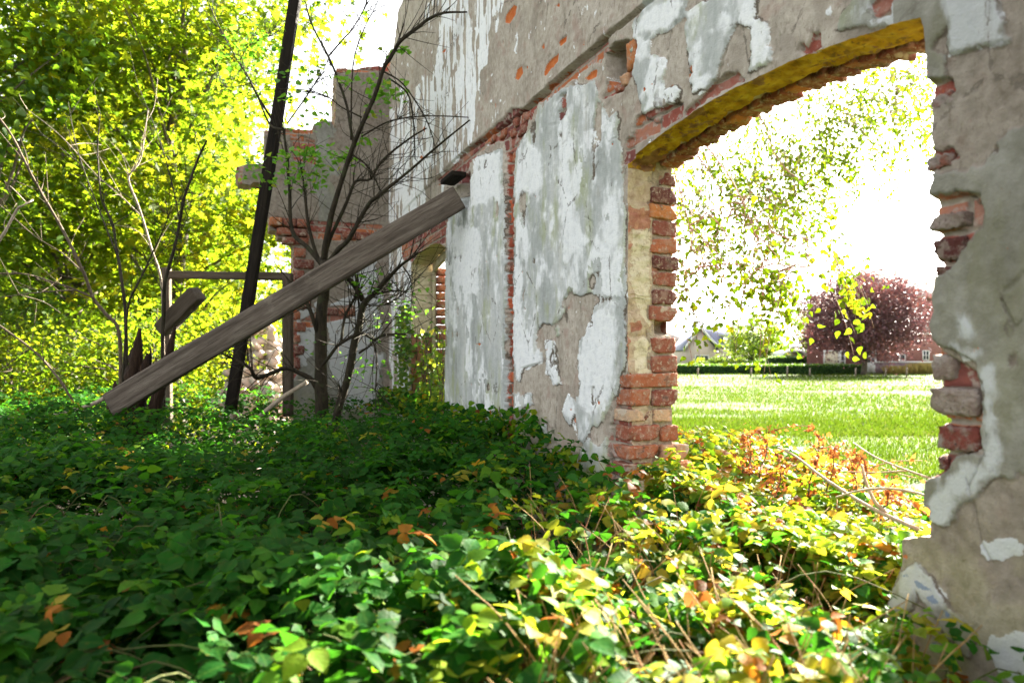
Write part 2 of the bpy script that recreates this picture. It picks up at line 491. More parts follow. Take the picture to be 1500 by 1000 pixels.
CRACK = [ ([(680,0),(684,40),(682,100),(677,160),(672,185)], 2.0), ([(917,440),(908,560),(893,610),(888,650),(884,700)], 1.6),
 ([(823,140),(812,160),(806,185),(822,180),(830,165)], .9), ([(886,190),(884,165),(892,150)], 1.0), ([(908,170),(906,200),(893,210),(885,188)], 1.2),
 ([(1085,20),(1080,38),(1068,55),(1060,90),(1050,118)], 1.8), ([(1172,32),(1171,60),(1165,78)], 1.3), ([(1140,28),(1160,38),(1171,32)], .8), ([(1140,30),(1142,75)], .9),
 ([(943,64),(955,50),(978,47),(998,30),(1008,0)], 1.4), ([(978,85),(978,105),(970,135),(968,160)], 1.6),
 ([(1475,425),(1490,415),(1502,400)], 5.0), ([(1470,440),(1490,480),(1500,470)], 3.0), ([(1440,560),(1450,650),(1420,720)], 1.2),
 ([(858,318),(868,324),(872,333)], 1.2), ([(788,485),(798,474),(812,476)], 1.0), ([(838,425),(826,440),(828,462)], 1.0), ([(757,555),(764,540),(790,532)], 1.0),
 ([(748,230),(745,300),(744,400),(743,500),(742,640)], 2.0), ([(640,330),(650,300),(668,268)], 1.2), ([(655,300),(650,330)], 1.0),
 ([(1385,80),(1388,118)], 2.4), ([(1395,80),(1430,74),(1472,62)], 3.0), ([(1420,700),(1440,800),(1480,860)], 1.0) ]
CHANNEL = [[(741,225),(753,222),(752,300),(752,430),(751,560),(751,660),(741,660),(742,430)]]
POCKET = [[(889,80),(900,64),(921,60),(922,72),(916,100),(909,122),(898,128),(890,112)]]
BEAMHOLE = [[(676,258),(688,252),(690,285),(684,306),(678,300)]]

arc_s = np.linspace(0, 1, 15)
SP1 = 1.215
def arch_z(s): q = np.clip(-s / SP1, 0, 1); return .764 + .066 * (1 - (2 * q - 1) ** 2)
def pxpy(s, z):
    y = WP[1] + WD[1] * s
    return 750 + 1000 * (WP[0] + WD[0] * s) / y, HOR - 1000 * z / y
OPEN1 = [pxpy(-SP1 * q, arch_z(-SP1 * q)) for q in arc_s]
OPEN1 += [(1356,50),(1358,75),(1360,120),(1362,140),(1366,165),(1366,200),(1368,215),(1361,230),(1361,245),(1370,262),(1362,280),(1364,292),(1366,312),(1366,338),(1372,345),(1371,380),(1373,400),(1370,420),(1366,440),(1370,455),(1364,475),(1372,505),(1370,530),(1374,560),(1374,590),(1374,606),(1382,614),(1382,630),(1382,655),(1384,668),(1380,690),(1357,702),(1358,738),(1366,745),(1364,785),(1322,790),(1322,825),(1300,885),(1285,960),(1265,1060)]
OPEN1 += [pxpy(-.95, -.86), pxpy(-.3, -.84), pxpy(-.12, -.60), pxpy(-.05, -.46), pxpy(0, -.44)]
W2a, W2b = 2.376, 3.338
def arch2_z(s): q = (s - W2a) / (W2b - W2a); return .79 + .085 * (1 - (2 * q - 1) ** 2)
OPEN2 = [pxpy(W2a + (W2b - W2a) * q, arch2_z(W2a + (W2b - W2a) * q)) for q in arc_s] + [pxpy(W2b, -.40), pxpy(W2a, -.40)]
ENDCUT = [(480,-600),(600,-600),(596,-200),(591,-60),(586,0),(578,60),(570,105),(566,140),(500,140)]

band_px = [(300, 610), (560, 345), (600, 300), (640, 262), (665, 236), (690, 215), (735, 184), (770, 158), (823, 110), (890, 52), (955, 0), (1040, -75), (1300, -300)]
bl = A(band_px, float); bs = s_of(bl[:, 0]); bz = (HOR - bl[:, 1]) * wallY(bl[:, 0]) / 1000
def bandz_(S): o_ = np.argsort(bs); return np.interp(S, bs[o_], bz[o_])
# ---- lattice
px_cols = np.arange(1504, 565, -1.5)
svals = np.concatenate([np.arange(-3.3, s_of(1508) - .02, .06), s_of(px_cols)])
zvals = np.concatenate([np.arange(-1.27, -.8, .03), np.arange(-.8, .997, .0048), np.arange(1.0, 2.195, .0075), np.arange(2.2, 3.45, .013)])
S, Z = np.meshgrid(svals, zvals)
Yd = np.maximum(WP[1] + WD[1] * S, .2)
PX = 750 + 1000 * (WP[0] + WD[0] * S) / Yd; PY = HOR - 1000 * Z / Yd
M = Yd / 1000                                            # metres per traced pixel
far = S < s_of(1512)
nA = fbm(S * 9, Z * 9, 1, 5); nB = fbm(S * 34, Z * 34, 11, 4); nC = fbm(S * 3, Z * 3, 21, 4)
def msd(polys, a=.016, b=.009, seed=0):
    d = polys_sd(PX, PY, polys) * M
    return np.clip(d + a * fbm(S * 16, Z * 16, 40 + seed, 3) + b * fbm(S * 55, Z * 55, 50 + seed, 4), -.08, .08)
skim = msd(SKIM, .026, .020); white = msd(WHITE, .030, .022, 3); brick = msd(BRICK, .018, .012, 5); spot = msd(SPOT, .006, .006, 7)
chan = msd(CHANNEL, .006, .006, 8); pocket = msd(POCKET, .006, .004, 9); bhole = msd(BEAMHOLE, .004, .004, 10)
strk = fbm(S * 26, Z * 3.2, 61, 4) + .5 * fbm(S * 60, Z * 9, 64, 3)
streak = np.minimum(polys_sd(PX, PY, STREAK) * M + .34 * nC + .12 * nA - .02, strk * .16 + .006)
white = np.maximum(white, streak)
skim = np.where(far, np.clip(nC * .3, -.08, .08), skim); white = np.where(far, np.clip(nA * .2 - .03, -.08, .08), white)
skim = np.minimum(skim, np.clip((.235 - fbm(S * 9, Z * 6, 77, 5)) * .12, -.08, .08))
# random small flakes of whitewash and of bare render
white = np.maximum(white, np.where((skim > .01) & (S > -1.15), np.clip((fbm(S * 8, Z * 5, 71, 5) - .10) * .12, -.08, .08), -.08))
white = np.maximum(white, np.where((PX > 940) & (PX < 1300), (fbm(S * 12, Z * 9, 75, 5) - .26) * .15, -.08))
white = np.maximum(white, np.where((Z > bandz_(S)) & (PX > 600), (fbm(S * 13, Z * 5, 78, 5) - .27) * .12, -.08))
white = np.maximum(white, np.where((Z > .2) & (S > -1.0), (fbm(S * 26, Z * 20, 82, 4) - .285) * .06, -.08))
spot = np.maximum(spot, np.where(PX > 690, (fbm(S * 18, Z * 22, 79, 3) - .36) * .08, -.08))
# string course: everything above it is a thicker coat
band_px = [(300, 610), (560, 345), (600, 300), (640, 262), (665, 236), (690, 215), (735, 184), (770, 158), (823, 110), (890, 52), (955, 0), (1040, -75), (1300, -300)]
bl = A(band_px, float); bs = s_of(bl[:, 0]); bz = (HOR - bl[:, 1]) * wallY(bl[:, 0]) / 1000
order = np.argsort(bs)
bandz = np.interp(S, bs[order], bz[order]) + .012 * fbm(S * 9, S * 0, 81, 4) * sstep(.2, 1.2, S)
up = np.clip(Z - bandz, -.5, .5)
upm = sstep(-.003, .004, up) * sstep(4.3, 3.0, S * 1.0 + 0 * Z) 
crack = np.zeros_like(S)
for pts, wd in CRACK:
    d = line_d(PX, PY, pts) * M + .004 * nB
    crack = np.maximum(crack, sstep(wd * .9, wd * .2, d * 1000 / np.maximum(M * 1000, 1)))
# fine shrinkage cracks of the old left part
old = polys_sd(PX, PY, [[(556,0),(655,90),(690,205),(640,262),(655,330),(600,400),(600,640),(556,640)]])
fis = np.abs(fbm(S * 30, Z * 5, 91, 4)); oldc = sstep(.018, .004, fis) * sstep(-5, 10, old) * (nC > -.1)
crack = np.maximum(crack, oldc * .9)
# brick courses under the plaster
course = np.floor(Z / .068 + .25 * nA * .4); inr = Z / .068 + .1 * nA - course
boff = (course % 2) * .11 + .03 * np.sin(course * 7.7)
bi = np.floor((S + boff) / .221); inb = (S + boff) / .221 - bi
mort = np.minimum(np.minimum(inr, 1 - inr) * .068, np.minimum(inb, 1 - inb) * .221) - .005 + .005 * nB
btint = np.modf(np.abs(np.sin(course * 12.9898 + bi * 78.233) * 43758.5))[0]
brick = np.maximum(brick, np.where(up < 0, (fbm(S * 14, Z * 14, 98, 4) + .06) * .10 - .6 * np.maximum(-up - .035 - .04 * (nC + .1), 0), -.08) * (S > .15) * (S < 2.2) - .08 * ((S <= .15) | (S >= 2.2)))
brick = np.clip(brick, -.08, .08)
bk = sstep(-.004, .004, brick); ck = sstep(-.003, .003, chan)
disp = (.011 * upm + .007 * sstep(-.002, .002, skim) + .0018 * sstep(-.002, .002, white)
        + .006 * nC + .004 * nA + .0022 * nB * (1 - .8 * sstep(0, .003, skim)) - .006 * crack
        - bk * (.016 + .009 * sstep(.004, -.003, mort) - .006 * nB) - ck * (.028 + .02 * sstep(.004, -.003, mort))
        - .006 * sstep(-.002, .003, spot)
        - .19 * sstep(-.004, .004, pocket) - .05 * sstep(-.004, .004, bhole))
groove = sstep(.009, .003, np.abs(up + .005 + .006 * nB)) * sstep(-.3, .0, S) * sstep(2.4, 1.6, S)
disp -= .034 * groove
# blue daubs on the near jamb
blue = polys_sd(PX, PY, [[(1322,842),(1332,838),(1336,844),(1326,846)], [(1344,850),(1368,858),(1374,866),(1360,866),(1346,858)], [(1355,872),(1372,868),(1380,884),(1366,884)], [(1362,940),(1372,936),(1376,952),(1364,955)], [(1385,890),(1395,898),(1392,906)]]) * M + .01 * nB
o1 = -polys_sd(PX, PY, [OPEN1]) * M; o2 = -polys_sd(PX, PY, [OPEN2]) * M; oe = -polys_sd(PX, PY, [ENDCUT]) * M
top_line = 3.12 + .12 * np.sin(S * 2.1) + .25 * fbm(S * 2.2, S * 0 + 3, 95, 4) + .05 * np.floor(fbm(S * 5, S * 0, 97, 2) * 6)
solid = np.minimum.reduce([o1 + .007 * nB + .012 * nA * (Z > .70), o2 + .006 * nB, oe + .02 * nB, np.clip(top_line - Z, -.3, .3)])
solid = np.clip(solid, -.06, .06)

# ---- wall materials
def wall_mat():
    N = NT('old_plaster')
    nf = N.noise(170, 5, .6); nm = N.noise(34, 5, .6); nl = N.noise(5, 4, .55); ns = N.noise(7, 5, .6, N.stretch(1, 1, .22)); nb = N.noise(11, 3)
    jit = N.math('MULTIPLY', N.math('SUBTRACT', nf, .5), .012)
    def mask(a, w=.0012): return N.step(-w, w, N.math('ADD', N.attr(a), jit))
    render = N.ramp(N.math('ADD', N.math('MULTIPLY', nm, .5), N.math('MULTIPLY', nl, .5)), [(.32, (.25, .205, .16)), (.5, (.41, .355, .295)), (.66, (.54, .48, .41))])
    render = N.mix(N.math('MULTIPLY', N.step(.50, .68, N.noise(13, 6, .7)), .4), render, (.50, .455, .38))
    render = N.mix(N.step(.62, .72, nf), render, (.16, .12, .09))
    render = N.mix(N.math('MULTIPLY', N.step(.58, .64, N.noise(60, 5, .6, N.stretch(1, 1, .45))), .5), render, (.20, .16, .12))
    render = N.mix(N.math('MULTIPLY', N.step(.56, .68, nb), .45), render, (.34, .22, .18))
    render = N.mix(N.math('MULTIPLY', N.step(.52, .64, N.noise(3.2, 6, .7, N.stretch(1, 1, .5))), .5), render, (.24, .205, .165))
    render = N.mix(N.math('MULTIPLY', N.step(.35, .7, N.attr('brown_dim')), .6), render, N.ramp(nm, [(.35, (.10, .08, .06)), (.65, (.19, .155, .125))]))
    sk = N.ramp(N.math('ADD', N.math('MULTIPLY', ns, .75), N.math('MULTIPLY', nm, .25)), [(.3, (.28, .29, .27)), (.44, (.39, .405, .39)), (.55, (.50, .51, .495)), (.7, (.60, .59, .54))])
    sk = N.mix(N.math('MULTIPLY', N.step(.50, .64, N.noise(5, 6, .62, N.stretch(1.3, 1.3, .45))), .7), sk, (.36, .385, .22))
    sk = N.mix(N.math('MULTIPLY', N.step(.60, .68, N.noise(22, 6, .65, N.stretch(1, 1, .6))), .45), sk, (.38, .36, .31))
    sk = N.mix(N.math('MULTIPLY', N.attr('brown_dim'), .85), sk, N.ramp(N.math('ADD', N.math('MULTIPLY', nl, .6), N.math('MULTIPLY', nm, .4)), [(.32, (.085, .074, .042)), (.5, (.165, .150, .112)), (.66, (.26, .245, .205))]))
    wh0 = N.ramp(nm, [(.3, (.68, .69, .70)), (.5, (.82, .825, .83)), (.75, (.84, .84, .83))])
    wh = N.mix(N.math('MULTIPLY', N.attr('brown_dim'), .75), wh0, (.34, .35, .35))
    c = N.mix(mask('skim'), render, sk)
    soft = N.math('MULTIPLY', N.step(-.014, .012, N.math('ADD', N.attr('white'), N.math('MULTIPLY', N.math('SUBTRACT', N.noise(20, 6, .65, N.stretch(1, 1, .45)), .5), .07))), mask('skim'))
    c = N.mix(N.math('MAXIMUM', N.math('MULTIPLY', mask('white'), N.math('SUBTRACT', 1.0, mask('skim'))), N.math('MULTIPLY', soft, .9)), c, wh)
    vo = N.n('ShaderNodeTexVoronoi', feature='DISTANCE_TO_EDGE'); N.put(vo.inputs['Vector'], N.stretch(1, 1, .7)); vo.inputs['Scale'].default_value = 5.0
    wig = N.math('ADD', vo.outputs['Distance'], N.math('MULTIPLY', N.math('SUBTRACT', nm, .5), .16))
    ckl = N.math('MULTIPLY', N.step(.016, .004, N.math('ABSOLUTE', wig)), N.step(.50, .60, N.noise(3.5, 3)))
    c = N.mix(N.math('MULTIPLY', ckl, .75), c, (.12, .10, .08))
    c = N.mix(N.math('MULTIPLY', N.step(.66, .71, N.noise(75, 4, .6, N.stretch(1, 1, .5))), .6), c, (.20, .17, .13))
    # greening low down, dirt runs
    c = N.mix(N.math('MULTIPLY', N.math('MULTIPLY', N.attr('damp'), N.step(.42, .6, N.noise(9, 5))), .8), c, (.30, .31, .09))
    c = N.mix(N.math('MULTIPLY', N.step(.60, .72, N.noise(14, 5, .6, N.stretch(1, 1, .1))), .30), c, (.22, .19, .15))
    bc = N.ramp(N.math('ADD', N.math('MULTIPLY', N.attr('btint'), .7), N.math('MULTIPLY', nm, .35)), [(.2, (.16, .055, .05)), (.45, (.30, .085, .06)), (.6, (.33, .17, .13)), (.8, (.42, .14, .06))])
    bc = N.mix(N.step(.52, .62, N.noise(26, 4)), bc, (.36, .27, .23))
    mo = N.ramp(nm, [(.3, (.24, .20, .16)), (.7, (.42, .36, .29))])
    bm = N.mix(N.step(-.001, .003, N.math('ADD', N.attr('mort'), N.math('MULTIPLY', jit, .3))), mo, bc)
    c = N.mix(mask('brick'), c, bm); 
    c = N.mix(mask('chan'), c, N.mix(N.step(-.001, .003, N.attr('mort')), (.33, .26, .21), N.ramp(N.attr('btint'), [(.2, (.26, .06, .035)), (.8, (.46, .11, .05))])))
    c = N.mix(mask('spot'), c, N.ramp(nm, [(.35, (.46, .10, .02)), (.7, (.55, .19, .06))]))
    c = N.mix(N.math('MULTIPLY', N.step(.0045, .001, N.math('ABSOLUTE', N.math('ADD', N.math('ADD', N.attr('skim'), .0022), jit))), N.step(.40, .58, N.noise(8, 3))), c, (.13, .105, .08))  # dark line beside the skim's peeling edge, its shadow painted in
    c = N.mix(N.math('MULTIPLY', N.step(.0, .002, N.math('ADD', N.attr('blue'), jit)), .55), c, (.03, .10, .24))
    h = N.math('ADD', N.math('MULTIPLY', nf, .5), N.math('MULTIPLY', nm, .7))
    return N.done(N.bsdf(c, .88, N.bump(h, .6, .009), .2))
M_WALL = wall_mat()
def brick_mat(name='old_brick', wash=.5):
    N = NT(name); t = N.attr('tint'); nm = N.noise(38, 6, .62); nf = N.noise(150, 4); nl = N.noise(12, 4)
    c = N.ramp(t, [(0, (.085, .028, .025)), (.25, (.17, .05, .038)), (.5, (.27, .085, .05)), (.72, (.36, .115, .05)), (.86, (.46, .17, .055)), (1, (.52, .38, .26))])
    c = N.mix(N.step(.44, .64, nm), c, N.mix(.5, c, (.36, .25, .19)))
    c = N.mix(N.math('MULTIPLY', N.step(.56, .66, N.noise(19, 6, .7)), .7), c, (.055, .03, .026))
    c = N.mix(N.math('MULTIPLY', N.step(.58, .64, N.noise(70, 4)), .6), c, (.42, .34, .26))
    c = N.mix(N.math('MULTIPLY', N.step(.60, .68, nl), wash), c, (.50, .43, .34))
    c = N.mix(N.step(.62, .75, nf), c, (.09, .05, .04))
    return N.done(N.bsdf(c, .9, N.bump(N.math('ADD', nm, nf), .6, .006), .2))
M_BRICK = brick_mat('old_brick', .75)
def mortar_mat():
    N = NT('mortar'); nm = N.noise(40, 6, .6); nl = N.noise(9, 4); nf = N.noise(160, 4)
    c = N.ramp(nm, [(.3, (.22, .17, .125)), (.55, (.40, .32, .24)), (.75, (.52, .44, .34))])
    c = N.mix(N.step(.56, .64, nl), c, (.36, .17, .11))
    return N.done(N.bsdf(c, .95, N.bump(N.math('ADD', nm, nf), .7, .01), .1))
M_MORTAR = mortar_mat()
M_BOUNCE = None
def bounce_mat():  # soffit plaster, bounced yellow light put into its colour
    N = NT('bounce_yellow_plaster'); nm = N.noise(26, 6, .6, N.stretch(1, 1, 1)); nf = N.noise(120, 4); nl = N.noise(7, 4)
    c = N.ramp(nm, [(.28, (.18, .09, .012)), (.45, (.36, .20, .014)), (.62, (.46, .29, .022)), (.78, (.48, .35, .09))])
    c = N.mix(N.step(.555, .59, N.noise(9, 6, .65)), c, N.ramp(nm, [(.35, (.16, .07, .035)), (.65, (.27, .15, .08))]))
    c = N.mix(N.math('MULTIPLY', N.step(.60, .64, N.noise(40, 5)), .6), c, (.10, .06, .03))
    return N.done(N.bsdf(c, .85, N.bump(N.math('ADD', nm, nf), .5, .006), .2))
M_BOUNCE = bounce_mat()
def jambp_mat():
    N = NT('jamb_plaster'); nm = N.noise(30, 6, .62); nl = N.noise(8, 4); nf = N.noise(150, 4)
    c = N.ramp(nm, [(.3, (.33, .23, .155)), (.55, (.48, .375, .27)), (.75, (.56, .46, .35))])
    c = N.mix(mask_ := N.step(-.001, .001, N.math('ADD', N.attr('cream'), N.math('MULTIPLY', N.math('SUBTRACT', nf, .5), .012))), c, N.ramp(nm, [(.3, (.50, .42, .29)), (.7, (.63, .56, .42))]))
    c = N.mix(N.math('MULTIPLY', N.step(.56, .64, N.noise(55, 5)), .45), c, (.24, .16, .10))
    c = N.mix(N.math('MULTIPLY', N.step(-.001, .002, N.math('ADD', N.attr('red'), N.math('MULTIPLY', N.math('SUBTRACT', nm, .5), .03))), .85), c, N.ramp(nm, [(.35, (.26, .075, .05)), (.65, (.42, .19, .12))]))
    return N.done(N.bsdf(c, .9, N.bump(N.math('ADD', nm, nf), .5, .008), .15))
M_JAMBP = jambp_mat()

# ---- build
wall = empty('ruined_wall', wall_pt(1.0, -EYE, .11), 'long ruined brick wall with peeling white plaster and a broken arched window opening', 'wall')
brown_dim = sstep(-.85, -1.2, S + .25 * nC) * 1.0  # near-jamb plaster browner, with vignette dimness put into its colour
damp = sstep(-.36, -.50, Z) * sstep(.5, .25, S) * (S > -.1) + .25 * sstep(-.3, -.5, Z)
_, be, Sf, Zf, Df = cut_face(S, Z, solid, disp, lambda s, z, d: wall_pt(s, z, -d), dict(skim=skim, white=white, brick=np.maximum(brick, -.08), chan=chan, spot=spot, mort=mort, btint=btint, blue=np.clip(blue, -.05, .05), damp=damp, brown_dim=brown_dim), M_WALL, 'plaster_face', wall)

# rims: the broken thickness of the wall round every edge
def rim(edges, w1, nseg, name, mat, attr=None, rough=.004, w0=0.0, bow=None):
    g = Geo()
    vid = np.unique(edges); idx = {int(v): i for i, v in enumerate(vid)}
    s = Sf[vid]; z = Zf[vid]; d = Df[vid]
    ws = np.linspace(0, 1, nseg + 1)
    rows = []
    for k, t in enumerate(ws):
        w = -d * (1 - t) + t * w1
        j = 0 if k == 0 else 1
        a = rough * fbm(s * 40 + z * 31, np.full_like(s, t * w1 * 40 + 5), 131, 3) * 2 * j
        b = rough * fbm(z * 40 - s * 23, np.full_like(s, t * w1 * 40 + 5), 141, 3) * 2 * j
        rows.append(wall_pt(s + a, z + b, w))
    V = np.concatenate(rows); m = len(vid)
    e = A([[idx[int(a)], idx[int(b)]] for a, b in edges])
    F = np.concatenate([np.stack([e[:, 1] + k * m, e[:, 0] + k * m, e[:, 0] + (k + 1) * m, e[:, 1] + (k + 1) * m], -1) for k in range(nseg)])
    at_ = {}
    if attr is not None:
        W = np.repeat(ws * w1, m); at_ = attr(np.tile(s, nseg + 1), np.tile(z, nseg + 1), W)
    g.add(V, [F], **at_)
    return g.build(name, mat, wall, smooth=True)
em_s = Sf[be].mean(1); em_z = Zf[be].mean(1)
in1 = (em_s < .06) & (em_s > -1.45) & (em_z < .95) & (em_z > -.95)
in2 = (em_s > W2a - .05) & (em_s < W2b + .05) & (em_z < 1.0) & (em_z > -.5)
soff1 = in1 & (em_z > arch_z(em_s) - .03) & (em_s > -SP1 - .005)
left1 = in1 & ~soff1 & (em_s > -.06)
near1 = in1 & ~soff1 & ~left1
soff2 = in2 & (em_z > .74); jamb2 = in2 & ~soff2
rest = ~(in1 | in2)
rim(be[soff1], .125, 12, 'arch_soffit', M_BOUNCE, rough=.013)
def rev_attr(s, z, w):
    # plane of the left reveal, traced with its own rows
    X = WP[0] + WN[0] * w; Y = WP[1] + WN[1] * w
    rx = 750 + 1000 * X / Y; ry = HOR - 1000 * z / Y
    f = .012 * fbm(w * 50, z * 50, 151, 3) * 2
    cr = polys_sd(rx, ry, [[(928,338),(950,335),(951,480),(945,470),(936,455),(924,420),(924,375)], [(930,498),(952,492),(953,545),(930,545)]]) * .0027 + f
    rd = polys_sd(rx, ry, [[(921,302),(954,308),(952,338),(924,335),(920,320)], [(918,352),(925,352),(925,366),(918,368)], [(922,472),(940,470),(938,486),(924,486)], [(918,325),(924,325),(924,342),(918,342)], [(918,480),(924,500),(920,545),(917,545)]]) * .0027 + f
    return dict(cream=np.clip(cr, -.05, .05), red=np.clip(rd, -.05, .05))
rim(be[left1], .108, 10, 'jamb_plaster', M_JAMBP, rev_attr, rough=.010)
rim(be[near1], .10, 8, 'near_jamb_edge', M_MORTAR, rough=.006)
rim(be[soff2], .20, 6, 'arch_soffit', M_JAMBP, lambda s, z, w: dict(cream=np.full_like(s, .03) + 0 * w, red=np.full_like(s, -.05)))
def j2(s, z, w): return dict(cream=np.where(z > .15, .04, -.02) + .02 * fbm(z * 30, w * 30, 3), red=np.where(z > .2, -.05, .02 + .05 * np.sign(np.sin(z * 92)) * .3) + .0 * w)
rim(be[jamb2], .20, 6, 'jamb_plaster', M_JAMBP, j2, rough=.012)
rim(be[rest], .20, 5, 'broken_edge', M_MORTAR, rough=.02)

# outer skin of the wall
g = Geo()
s2 = np.concatenate([np.arange(-3.3, 4.2, .045)]); z2 = np.arange(-1.27, 3.4, .045)
S3, Z3 = np.meshgrid(s2, z2)
n3 = fbm(S3 * 6, Z3 * 6, 171, 3)
O1 = ((S3 < -.0) & (S3 > -SP1 - .02) & (Z3 < arch_z(S3) + .0) & (Z3 > -.75)); O2 = ((S3 > W2a - .01) & (S3 < W2b + .01) & (Z3 < arch2_z(S3) + .01) & (Z3 > -.40))
edge_s = np.interp(Z3, [-2, 2.2, 2.8, 3.6], [4.2, 4.18, 4.0, 3.95])
tl = 3.12 + .12 * np.sin(S3 * 2.1) + .25 * fbm(S3 * 2.2, S3 * 0 + 3, 95, 4) + .05 * np.floor(fbm(S3 * 5, S3 * 0, 97, 2) * 6)
sol3 = ~(O1 | O2) & (Z3 < tl) & (S3 < edge_s)
ids = np.arange(S3.size).reshape(S3.shape)
cell = sol3[:-1, :-1] & sol3[1:, :-1] & sol3[:-1, 1:] & sol3[1:, 1:]
F = np.stack([ids[:-1, :-1], ids[1:, :-1], ids[1:, 1:], ids[:-1, 1:]], -1)[cell]
used = np.zeros(S3.size, bool); used[F.ravel()] = True; rm = np.cumsum(used) - 1
cs3 = np.floor(Z3 / .068); 
g.add(wall_pt(S3, Z3, .2 + .006 * n3).reshape(-1, 3)[used], [rm[F]], tint=np.clip(.45 + n3.ravel()[used] * 1.6, 0, .9))
g.build('outer_brickwork', M_BRICK, wall)

# ---- bricks standing in the left reveal
def rev_w(px):
    u = (px - 750) / 1000.0
    return (WP[0] - u * WP[1]) / (u * WN[1] - WN[0])
def rev_z(px, py): return (HOR - py) / 1000 * (WP[1] + WN[1] * rev_w(px))
RB = [ (966,990,253,272,.3,.0),(953,990,276,299,.12,.006),(950,990,301,321,.84,.008),(955,990,325,346,.34,.002),(951,990,350,371,.7,.006),(954,992,376,396,.1,.008),
 (953,990,399,419,.42,.003),(954,992,425,446,.12,.006),(951,990,449,470,.45,.004),(953,988,495,517,.44,.004),(953,990,521,545,.4,.006),(920,990,547,567,.66,.012),
 (921,949,570,594,.6,.010),(953,990,570,594,.36,.012),(919,943,600,617,.97,.006),(945,952,600,617,.5,.004),(955,982,599,617,.97,.006),(921,964,623,645,.5,.010),(966,990,623,645,.68,.012),
 (916,962,652,671,.62,.016),(964,1002,650,672,.9,.03),(914,950,678,694,.42,.02),(953,1008,676,696,.8,.05) ]
g = Geo(); sd_ = 300
for (x0, x1, y0, y1, tn, pr) in RB:
    w0, w1 = rev_w(x0), rev_w(x1); zt, zb = rev_z((x0 + x1) / 2, y0), rev_z((x0 + x1) / 2, y1)
    depth = .11; sd_ += 1
    r_ = np.random.default_rng(sd_)
    c = wall_pt(depth / 2 - pr - .004, (zt + zb) / 2, (w0 + w1) / 2)
    tilt = r_.normal(0, .02)
    ex = A([WN[0], WN[1], tilt]) * (w1 - w0); ey = A([WD[0], WD[1], 0]) * depth; ez = A([0, 0, zt - zb])
    V, Fs = rough_box(c, ex, ey, ez, .0014, .0035, (12, 9, 8), sd_, .009)
    V = V + (.0035 * np.stack([fbm(V[:, 0] * 70 + sd_, V[:, 2] * 70, 5, 3), fbm(V[:, 1] * 70, V[:, 2] * 70 + sd_, 6, 3), fbm(V[:, 1] * 60 + sd_, V[:, 0] * 60, 7, 3)], -1)) * 1.0
    g.add(V, Fs, tint=np.clip(tn + r_.normal(0, .03), 0, 1))
# arch ring of bricks on edge behind the plastered soffit
nv = 22
for k in range(nv):
    q = (k + .5) / nv; s = -SP1 * q; r_ = np.random.default_rng(500 + k)
    z = arch_z(s) + .05 - .012 + r_.normal(0, .004)
    slope = (arch_z(s + .01) - arch_z(s - .01)) / .02
    tdir = unit(A([WD[0], WD[1], slope])); ndir = unit(A([-WD[0] * slope, -WD[1] * slope, 1.0]))
    lean = (q - .5) * .55
    t2 = unit(tdir * cos(lean) + ndir * sin(lean) * .25); n2 = unit(ndir + tdir * (-lean) * .35)
    w0 = .128 + abs(r_.normal(0, .006)); w1 = .222 + r_.normal(0, .004)
    c = wall_pt(s, z, (w0 + w1) / 2)
    V, Fs = rough_box(c, t2 * (SP1 / nv - .007), A([WN[0], WN[1], 0]) * (w1 - w0), n2 * .105, .0015, .004, (5, 8, 8), 520 + k, .008)
    g.add(V, Fs, tint=np.clip(.42 + r_.normal(0, .16), .1, .84))
g.build('brick_jamb', M_BRICK, wall)
# mortar bed behind those bricks and above the ring
g = Geo()
zz = np.linspace(-.55, .80, 110); ww = np.linspace(.09, .205, 12)
W_, Z_ = np.meshgrid(ww, zz); dn = .012 * fbm(W_ * 30, Z_ * 30, 181, 4)
hole = sstep(.03, .0, np.abs(Z_ - .125) - .012) * sstep(.12, .15, W_) * .07
V = wall_pt(.002 + dn + hole, Z_, W_).reshape(-1, 3); ids = np.arange(V.shape[0]).reshape(W_.shape)
F = np.stack([ids[:-1, :-1], ids[:-1, 1:], ids[1:, 1:], ids[1:, :-1]], -1).reshape(-1, 4)
g.add(V, [F])
ss = np.linspace(.03, -SP1 - .03, 120); ww = np.linspace(.115, .205, 10)
W_, S_ = np.meshgrid(ww, ss); dn = .012 * fbm(W_ * 30, S_ * 30, 191, 4)
V = wall_pt(S_, arch_z(S_) + .006 + dn, W_).reshape(-1, 3); ids = np.arange(V.shape[0]).reshape(W_.shape)
F = np.stack([ids[:-1, :-1], ids[1:, :-1], ids[1:, 1:], ids[:-1, 1:]], -1).reshape(-1, 4)
g.add(V, [F])
# near jamb, the back half of its thickness
zz = np.linspace(-1.0, .80, 120); W_, Z_ = np.meshgrid(np.linspace(.09, .205, 10), zz); dn = .014 * fbm(W_ * 30, Z_ * 24, 195, 4)
V = wall_pt(-1.232 + dn - .03 * (W_ < .1), Z_, W_).reshape(-1, 3); ids = np.arange(V.shape[0]).reshape(W_.shape)
F = np.stack([ids[:-1, :-1], ids[1:, :-1], ids[1:, 1:], ids[:-1, 1:]], -1).reshape(-1, 4)
g.add(V, [F])
g.build('mortar_bed', M_MORTAR, wall, smooth=True)
